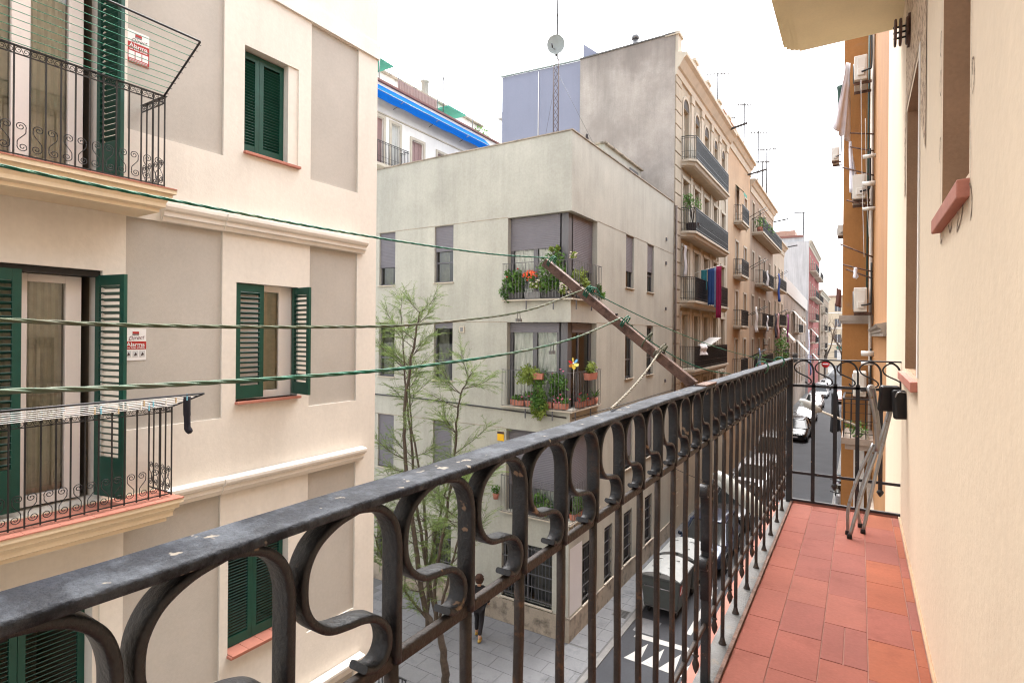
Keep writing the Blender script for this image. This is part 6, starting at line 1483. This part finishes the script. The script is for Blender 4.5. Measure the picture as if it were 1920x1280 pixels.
# ================================================================== rubbish containers
def container(label, x, y):
    t = thing('rubbish_container', label, 'rubbish container', (x, y, GZ)); z = GZ
    gm = plain('grey green container plastic', (.075, .085, .083), .6, bump=.05); lm = plain('pale grey lid', (.27, .28, .275), .6)
    b = MB(); w0, w1, d0, d1 = .52, .62, .70, .80
    b.v = [(x-w0, y-d0, z+.22), (x+w0, y-d0, z+.22), (x+w0, y+d0, z+.22), (x-w0, y+d0, z+.22), (x-w1, y-d1, z+1.22), (x+w1, y-d1, z+1.22), (x+w1, y+d1, z+1.22), (x-w1, y+d1, z+1.22)]
    b.f = [(0,3,2,1),(4,5,6,7),(0,1,5,4),(1,2,6,5),(2,3,7,6),(3,0,4,7)]; b.sm = [False]*6; b.add('bin', gm, t, bevel=.04)
    MB().box(x-w1-.03, x+w1+.03, y-d1-.03, y+d1+.03, z+1.16, z+1.24).add('rim', plain('dark rim', (.05, .055, .055)), t, bevel=.01)
    for s in (0,):
        l = MB(); n = 6
        for k in range(n):
            u0, u1 = -1+2*k/n, -1+2*(k+1)/n
            l.quad((x+u0*w1, y-d1, z+1.24+.16*(1-u0*u0)), (x+u1*w1, y-d1, z+1.24+.16*(1-u1*u1)), (x+u1*w1, y+d1, z+1.24+.16*(1-u1*u1)), (x+u0*w1, y+d1, z+1.24+.16*(1-u0*u0)), True)
        for yy in (y-d1, y+d1): l.poly([(x-w1+2*w1*k/n, yy, z+1.24+.16*(1-(-1+2*k/n)**2)) for k in range(n+1)])
        lo = l.add('lid', lm, t)
        MB().box(x-.05, x+.05, y-d1-.03, y-d1+.03, z+1.34, z+1.40).add('hinge', gm, lo); MB().bar((x-.4, y-.3, z+1.36), (x+.3, y-.3, z+1.40), .03, .02).add('rib', lm, lo); MB().bar((x-.4, y+.4, z+1.36), (x+.3, y+.4, z+1.40), .03, .02).add('rib', lm, lo)
    for sx in (-1, 1):
        for yy in (y-.5, y+.5):
            MB().lathe([(0, -.03), (.09, -.03), (.10, 0), (.09, .03), (0, .03)], (x+sx*.42, yy, z+.10), 12, axis='x').add('wheel', K['rubber'], t); MB().box(x+sx*.42-.04, x+sx*.42+.04, yy-.04, yy+.04, z+.10, z+.24).add('caster', K['zinc'], t)
    for yy, s in ((y-d0-.05, -1), (y+d0+.05, 1)): MB().tube([(x-.45, y+s*d1*.92, z+.95), (x-.45, y+s*(d1+.1), z+.95), (x+.45, y+s*(d1+.1), z+.95), (x+.45, y+s*d1*.92, z+.95)], .018, 6).add('handle', K['zinc'], t)
    MB().tube([(x-.48, y-d0-.03, z+.28), (x+.5, y-d0-.03, z+.28)], .02, 6).add('foot_bar', K['zinc'], t)
    for s in (-1, 1):
        MB().box(x+s*(w1-.012)-.006, x+s*(w1-.012)+.006, y-.72, y-.50, z+.80, z+1.05).add('reflector', K['signred'], t); MB().bar((x+s*(w1-.003), y-.70, z+.84), (x+s*(w1-.003), y-.52, z+1.0), .05, .006, (1, 0, 0)).add('reflector_stripe', K['signwhite'], t)
container('nearest grey rubbish container with pale lid by the striped marking', -5.15, 17.65)
container('second grey rubbish container with pale lid behind the nearest one', -5.15, 19.55)
# ================================================================== street lamps on wall arms
def lamp(label, base, mid, head0, head1):
    t = thing('street_lamp', label, 'street lamp', base)
    MB().tube(spline([base, mid, head0], 8), .022, 8).add('arm', K['stonelight'], t); MB().box(base[0]-.02, base[0]+.06, base[1]-.08, base[1]+.08, base[2]-.12, base[2]+.12).add('wall_plate', K['zinc'], t)
    a, b = V(head0), V(head1); n = 8
    MB().tube([a.lerp(b, k/n) for k in range(n+1)], [.035, .062, .075, .078, .078, .076, .072, .06, .03], 12).add('head', plain('lamp housing', (.34, .345, .32), .4), t)
    MB().tube([a.lerp(b, .15)-V((0, 0, .03)), a.lerp(b, .9)-V((0, 0, .03))], .06, 10).add('lens', plain('lamp lens', (.42, .44, .42), .2), t)
lamp('pale street lamp on a curved wall arm beyond the balcony end', (.22, 13.0, -2.25), (.05, 13.0, -1.85), (-.66, 13.0, -1.55), (-1.06, 13.0, -1.34))
lamp('nearer pale street lamp seen through the railing bars', (.22, 6.0, -2.3), (-.1, 6.0, -2.0), (-.76, 6.0, -1.80), (-1.27, 6.0, -1.42))
# cable with a ball fitting, no entry sign, scooters
oc_ = MB().tube(sag((-6.85, 22.5, -5.2), (OX, 15.5, -4.2), .35, 24), .012, 5).add('overhead_cable', K['iron']); tag(oc_, 'thin black cable slung low across the street past the railing post', 'cable')
bx_ = thing('junction_ball', 'small dark round fitting hanging on the low street cable', 'fitting', (-1.9, 17.6, -4.6)); MB().lathe([(0, -.12), (.10, -.08), (.13, 0), (.09, .08), (0, .11)], (-1.9, 17.6, -4.55), 12).add('ball', plain('dark fitting', (.06, .04, .035)), bx_); MB().box(-2.15, -1.85, 17.55, 17.65, -4.53, -4.49).add('clip', K['zinc'], bx_)
ne = thing('no_entry_sign', 'red no entry sign on a grey pole at the far end of the street', 'road sign', (-5.0, 110, GZ))
MB().tube([(-5, 110, GZ), (-5, 110, -4.5)], .05, 8).add('pole', K['zinc'], ne); MB().lathe([(0, -.02), (.62, -.02), (.62, .02), (0, .02)], (-5, 109.9, -4.9), 24, axis='y').add('disc', plain('traffic red', (.50, .02, .02), .4), ne); MB().box(-5.42, -4.58, 109.85, 109.88, -5.0, -4.8).add('bar', K['signwhite'], ne)
def scooter(label, x, y, rz, col):
    t = thing('scooter', label, 'scooter', (x, y, GZ), rz); B = T(x, y, GZ+.11) @ RZ(rz); pm = plain('scooter '+label[:12], col, .3)
    for yy in (-.62, .58):
        w = MB(); w.lathe([(.13, -.05), (.21, -.045), (.235, 0), (.21, .045), (.13, .05)], (0, yy, .235), 16, axis='x'); wo = w.add('wheel', K['rubber'], t, B); MB().lathe([(0, .02), (.13, .03)], (0, yy, .235), 12, axis='x').add('rim', K['zinc'], wo, B)
    b = MB(); b.tube(spline([(0, .85, .62), (0, .55, .66), (0, .25, .58), (0, .05, .36), (0, -.25, .30), (0, -.42, .40), (0, -.50, .75), (0, -.46, .95)], 5), [.09]*6+[.16]*12+[.13]*8+[.12]*6+[.10]*4, 10); b.add('body', pm, t, B)
    MB().tube(spline([(0, .80, .80), (0, .45, .82), (0, .10, .74)], 6), [.08]+[.13]*11+[.07], 10).add('seat', K['black'], t, B)
    MB().tube([(-.34, -.36, 1.02), (-.1, -.46, 1.0), (.1, -.46, 1.0), (.34, -.36, 1.02)], .018, 6).add('handlebar', K['black'], t, B)
    MB().quad((-.2, -.52, 1.0), (.2, -.52, 1.0), (.17, -.45, 1.38), (-.17, -.45, 1.38)).add('windshield', K['glass'], t, B)
    MB().tube([(0, -.62, .25), (0, -.50, .8)], .03, 6).add('fork', K['zinc'], t, B); MB().lathe([(0, -.05), (.08, -.03), (.09, .02), (0, .05)], (0, -.58, .86), 10, axis='y').add('headlight', plain('headlight lens', (.55, .56, .58), .1), t, B)
    MB().box(-.2, .2, .72, 1.08, .80, 1.10).add('top_box', K['black'], t, B, bevel=.04)
scooter('white scooter with top box parked under the balcony', -.86, 31.6, R(4), (.55, .55, .56)); scooter('violet grey scooter parked behind the white one', -.92, 34.2, R(-3), (.20, .19, .26))

# ================================================================== plants on the corner balconies
def planter(label, x0, x1, y0, y1, z, h=.16, mat=None):
    m = MB(); e = .02
    m.v = [(x0+e, y0+e, z), (x1-e, y0+e, z), (x1-e, y1-e, z), (x0+e, y1-e, z), (x0, y0, z+h), (x1, y0, z+h), (x1, y1, z+h), (x0, y1, z+h)]
    m.f = [(0,3,2,1),(0,1,5,4),(1,2,6,5),(2,3,7,6),(3,0,4,7)]; m.sm = [False]*5
    t = thing('planter_box', label, 'planter', ((x0+x1)/2, (y0+y1)/2, z)); m.add('trough', mat or K['terra'], t)
    MB().box(x0+.005, x1-.005, y0+.005, y1-.005, z+h-.04, z+h-.02).add('soil', plain('potting soil', (.05, .035, .025), .95), t)
    MB().box(x0-.008, x1+.008, y0-.008, y1+.008, z+h-.03, z+h).add('rim', mat or K['terra'], t) if False else None
    return t
def plant(label, c, rad, n, size, mat='leaf', squash=(1, 1, 1), flowers=None, seed=0, stems=3, base=None, cat='plant', name='balcony_plant'):
    rnd = random.Random(seed); b = V(base or (c[0], c[1], c[2]-rad*squash[2])); t = thing(name, label, cat, tuple(b))
    rad *= 1.15; size *= 1.15; n = int(n*1.5)
    lf = MB(); nc = max(3, int(n/45))
    for k in range(nc):
        d = V((rnd.uniform(-1, 1), rnd.uniform(-1, 1), rnd.uniform(-1, 1)))*.62; cc_ = V(c)+V((d.x*rad*squash[0], d.y*rad*squash[1], d.z*rad*squash[2])); foliage(lf, cc_, rad*.48, 45, size, rnd, tuple(.5+.5*s for s in squash))
    lf.add('foliage', K[mat], t)
    s = MB()
    for k in range(stems): s.tube([b, b.lerp(V(c), .5)+V((rnd.uniform(-.03, .03),)*3), V(c)+V((rnd.uniform(-.5, .5)*rad, rnd.uniform(-.5, .5)*rad, rad*.3))], .008, 4)
    s.add('stem', K['bark'], t)
    if flowers:
        fm = MB(); 
        for k in range(flowers[1]):
            d = V((rnd.gauss(0, 1), rnd.gauss(0, 1)-.6, rnd.gauss(0, 1)+.5)).normalized(); p = V(c)+V((d.x*rad*squash[0], d.y*rad*squash[1], d.z*rad*squash[2])); fm.lathe([(0, -.025), (.03, -.005), (.034, .012), (0, .022)], p, 7)
        fl_o = fm.add('flowers', flowers[0], t); fl_o['kind'] = 'stuff'
    return t
red = plain('red petals', (.60, .02, .03), .6); coral = plain('coral petals', (.75, .13, .05), .6); whp = plain('cream petals', (.66, .60, .52), .7); pink = plain('pink petals', (.62, .15, .25), .6)
oy = BY-.02; zz1 = rows[0][0]-.60; zz2 = rows[1][0]-.60; zz3 = rows[2][0]-.60
# upper balcony
planter('dark trough under the left plants of the upper corner balcony', -9.0, -8.45, BY-.07, BY+.14, zz1, .18, plain('dark trough plastic', (.05, .05, .05))); planter('grey trough in the middle of the upper corner balcony', -8.40, -7.85, BY-.07, BY+.14, zz1, .18, plain('grey trough plastic', (.2, .2, .2))); planter('dark trough under the tall plant of the upper corner balcony', -7.8, -7.2, BY-.07, BY+.14, zz1, .18, plain('dark trough plastic', (.05, .05, .05)))
plant('leafy plant with one red bloom at the left of the upper corner balcony', (-8.72, oy, zz1+.52), .30, 300, .055, 'leaf', (1, .5, 1.15), (red, 3), 1)
plant('trailing green plant spilling left over the upper balcony rail', (-9.08, oy-.05, zz1+.25), .22, 160, .04, 'leaf', (.7, .5, 1.6), None, 2)
plant('coral geranium on the upper corner balcony', (-8.22, oy, zz1+.66), .17, 110, .05, 'leaf', (1.2, .6, .8), (coral, 46), 3)
plant('white flowered plant beside the coral geranium', (-7.98, oy, zz1+.40), .20, 160, .05, 'leaf2', (1.2, .6, .8), (whp, 12), 4)
plant('tall dark leafy bush on the upper corner balcony', (-7.52, oy+.05, zz1+.72), .40, 620, .055, 'leaf', (.95, .55, 1.6), None, 5, 5)
plant('spike of yellow leaves topping the tall bush', (-7.46, oy+.05, zz1+1.40), .14, 90, .05, 'leaf2', (1, .6, 1.2), None, 6)
plant('pale dried flower clump behind the upper balcony railing', (-7.0, oy+.02, zz1+.30), .22, 140, .045, 'leaf2', (1, .5, .8), (whp, 60), 7)
plant('small potted tuft standing on the upper balcony rail', (BX+.06, BY+.0, zz1+1.18), .10, 90, .035, 'leaf2', (1.2, 1, .8), (whp, 8), 8)
plant('yellow green plants along the street side of the upper balcony', (BX+.03, 14.75, zz1+.55), .30, 330, .055, 'leaf2', (.5, 1.5, 1.0), None, 9)
plant('orange tinged low plant behind the bracket on the upper balcony', (BX+.03, 15.3, zz1+.28), .2, 120, .05, 'leaf2', (.5, 1.4, .8), (coral, 8), 10)
plant('spiky succulent at the far corner of the upper balcony', (BX+.06, 15.95, zz1+.25), .18, 90, .06, 'leaf', (.6, 1, 1.4), None, 11)
# middle balcony
for i, (a, b) in enumerate([(-8.85, -8.38), (-8.33, -7.86), (-7.40, -6.98), (-7.82, -7.44)]): planter(['leftmost terracotta trough on the middle corner balcony', 'second terracotta trough on the middle corner balcony', 'terracotta trough nearest the corner of the middle balcony', 'third terracotta trough on the middle corner balcony'][i], a, b, BY-.08, BY+.12, zz2, .17)
planter('terracotta trough round the corner of the middle balcony', BX-.10, BX+.08, 14.6, 15.1, zz2, .17); planter('last terracotta trough on the street side of the middle balcony', BX-.10, BX+.08, 15.2, 15.7, zz2, .17)
planter('terracotta box hung on the middle balcony rail at the left', -7.98, -7.66, BY-.24, BY-.11, zz2+.82, .18); planter('terracotta box hung on the middle balcony rail near the pinwheel', BX-.06+.17, BX+.30, 14.75, 15.35, zz2+.80, .20)
plant('cascading yellow green plant over the left rail of the middle balcony', (-8.22, oy-.08, zz2+.88), .34, 480, .045, 'leaf2', (1.1, .5, .9), None, 12)
plant('ivy trailing down from the hung box of the middle balcony', (-7.80, oy-.16, zz2+.50), .30, 480, .045, 'leaf', (.8, .35, 2.0), None, 13)
plant('bright green trailing foliage below the middle balcony', (-7.75, oy-.14, zz2-.02), .26, 320, .045, 'leaf2', (1.2, .35, 1.1), None, 14)
plant('dark green shrub behind the middle balcony railing', (-7.28, oy+.05, zz2+.62), .32, 420, .05, 'leaf', (.8, .5, 1.4), (pink, 5), 15)
plant('low mixed seedlings along the middle balcony troughs', (-8.45, oy+.02, zz2+.25), .20, 180, .04, 'leaf', (2.4, .5, .7), (pink, 5), 16)
plant('small pink flowered plants at the corner of the middle balcony', (-7.15, oy+.02, zz2+.28), .18, 160, .04, 'leaf', (1.4, .5, .8), (pink, 8), 17)
plant('yellow green plant in the box near the pinwheel', (BX+.20, 15.15, zz2+1.12), .24, 260, .045, 'leaf2', (.6, 1.3, 1.0), None, 18)
plant('red flowered plants on the street side of the middle balcony', (BX+.02, 14.95, zz2+.28), .17, 130, .04, 'leaf', (.5, 1.6, .8), (red, 8), 19)
sp = thing('spiky_plant', 'spiky aloe at the street end of the middle balcony', 'plant', (BX, 15.8, zz2)); q = MB(); rr_ = random.Random(4)
for k in range(26):
    a = rr_.uniform(0, 6.3); l = rr_.uniform(.25, .5); d = V((math.cos(a), math.sin(a), rr_.uniform(.3, 1.6))).normalized(); p = V((BX+.02, 15.75, zz2+.2)); w = d.cross(V((0, 0, 1))).normalized()*.02; q.quad(p-w, p+w, p+d*l*.6+w*.7, p+d*l*.6-w*.7); q.poly([p+d*l*.6-w*.7, p+d*l*.6+w*.7, p+d*l-V((0, 0, .05))])
q.add('leaves', K['leaf'], sp); MB().lathe([(0, 0), (.09, 0), (.12, .2), (0, .2)], (BX+.02, 15.75, zz2), 12).add('pot', K['terra'], sp)
# toy pinwheel on a stick
pn = thing('pinwheel', 'toy pinwheel with red, yellow and blue petals on the middle balcony rail', 'pinwheel', (-6.83, BY-.12, zz2+1.0)); px, py, pz = -6.83+.10, BY-.14, zz2+1.32
MB().tube([(px, py+.02, zz2+.75), (px, py+.02, pz)], .008, 6).add('stick', K['cord'], pn)
pc = [(.60, .45, .08), (.62, .03, .05), (.70, .28, .05), (.72, .55, .08), (.68, .60, .15), (.10, .30, .55)]
for k in range(6):
    a = R(100+60*k); c_, s_ = math.cos(a), math.sin(a); m = MB(); m.poly([(px, py, pz)]+[(px+.17*(c_*u-s_*v), py-.01+.02*v*6, pz+.17*(s_*u+c_*v)) for u, v in ((.35, -.20), (.8, -.26), (1.0, 0), (.8, .26), (.35, .20))]); m.add('petal', plain('petal %d' % k, pc[k], .5), pn)
MB().lathe([(0, -.02), (.03, 0), (0, .02)], (px, py-.01, pz), 10, axis='y').add('hub', K['cord'], pn)
# first floor balcony greenery
planter('terracotta trough on the lowest corner balcony', BX-.10, BX+.08, 14.3, 14.9, zz3, .17); planter('second terracotta trough on the lowest corner balcony', BX-.10, BX+.08, 15.0, 15.5, zz3, .17)
plant('green plants along the lowest corner balcony', (BX+.0, 14.8, zz3+.36), .24, 260, .05, 'leaf', (.5, 2.2, 1), None, 30); plant('leafy plants behind the side rail of the lowest corner balcony', (-7.6, oy+.02, zz3+.4), .28, 320, .05, 'leaf', (2.2, .5, 1), None, 31)
pl_ = thing('potted_plant', 'small potted plant on a bracket left of the lowest corner balcony', 'plant', (-9.3, BY-.1, zz3+.3)); MB().lathe([(0, 0), (.07, 0), (.10, .16), (0, .16)], (-9.3, BY-.12, zz3+.3), 10).add('pot', K['terra'], pl_); fo = MB(); foliage(fo, (-9.3, BY-.12, zz3+.58), .16, 80, .05, rt); fo.add('foliage', K['leaf'], pl_)
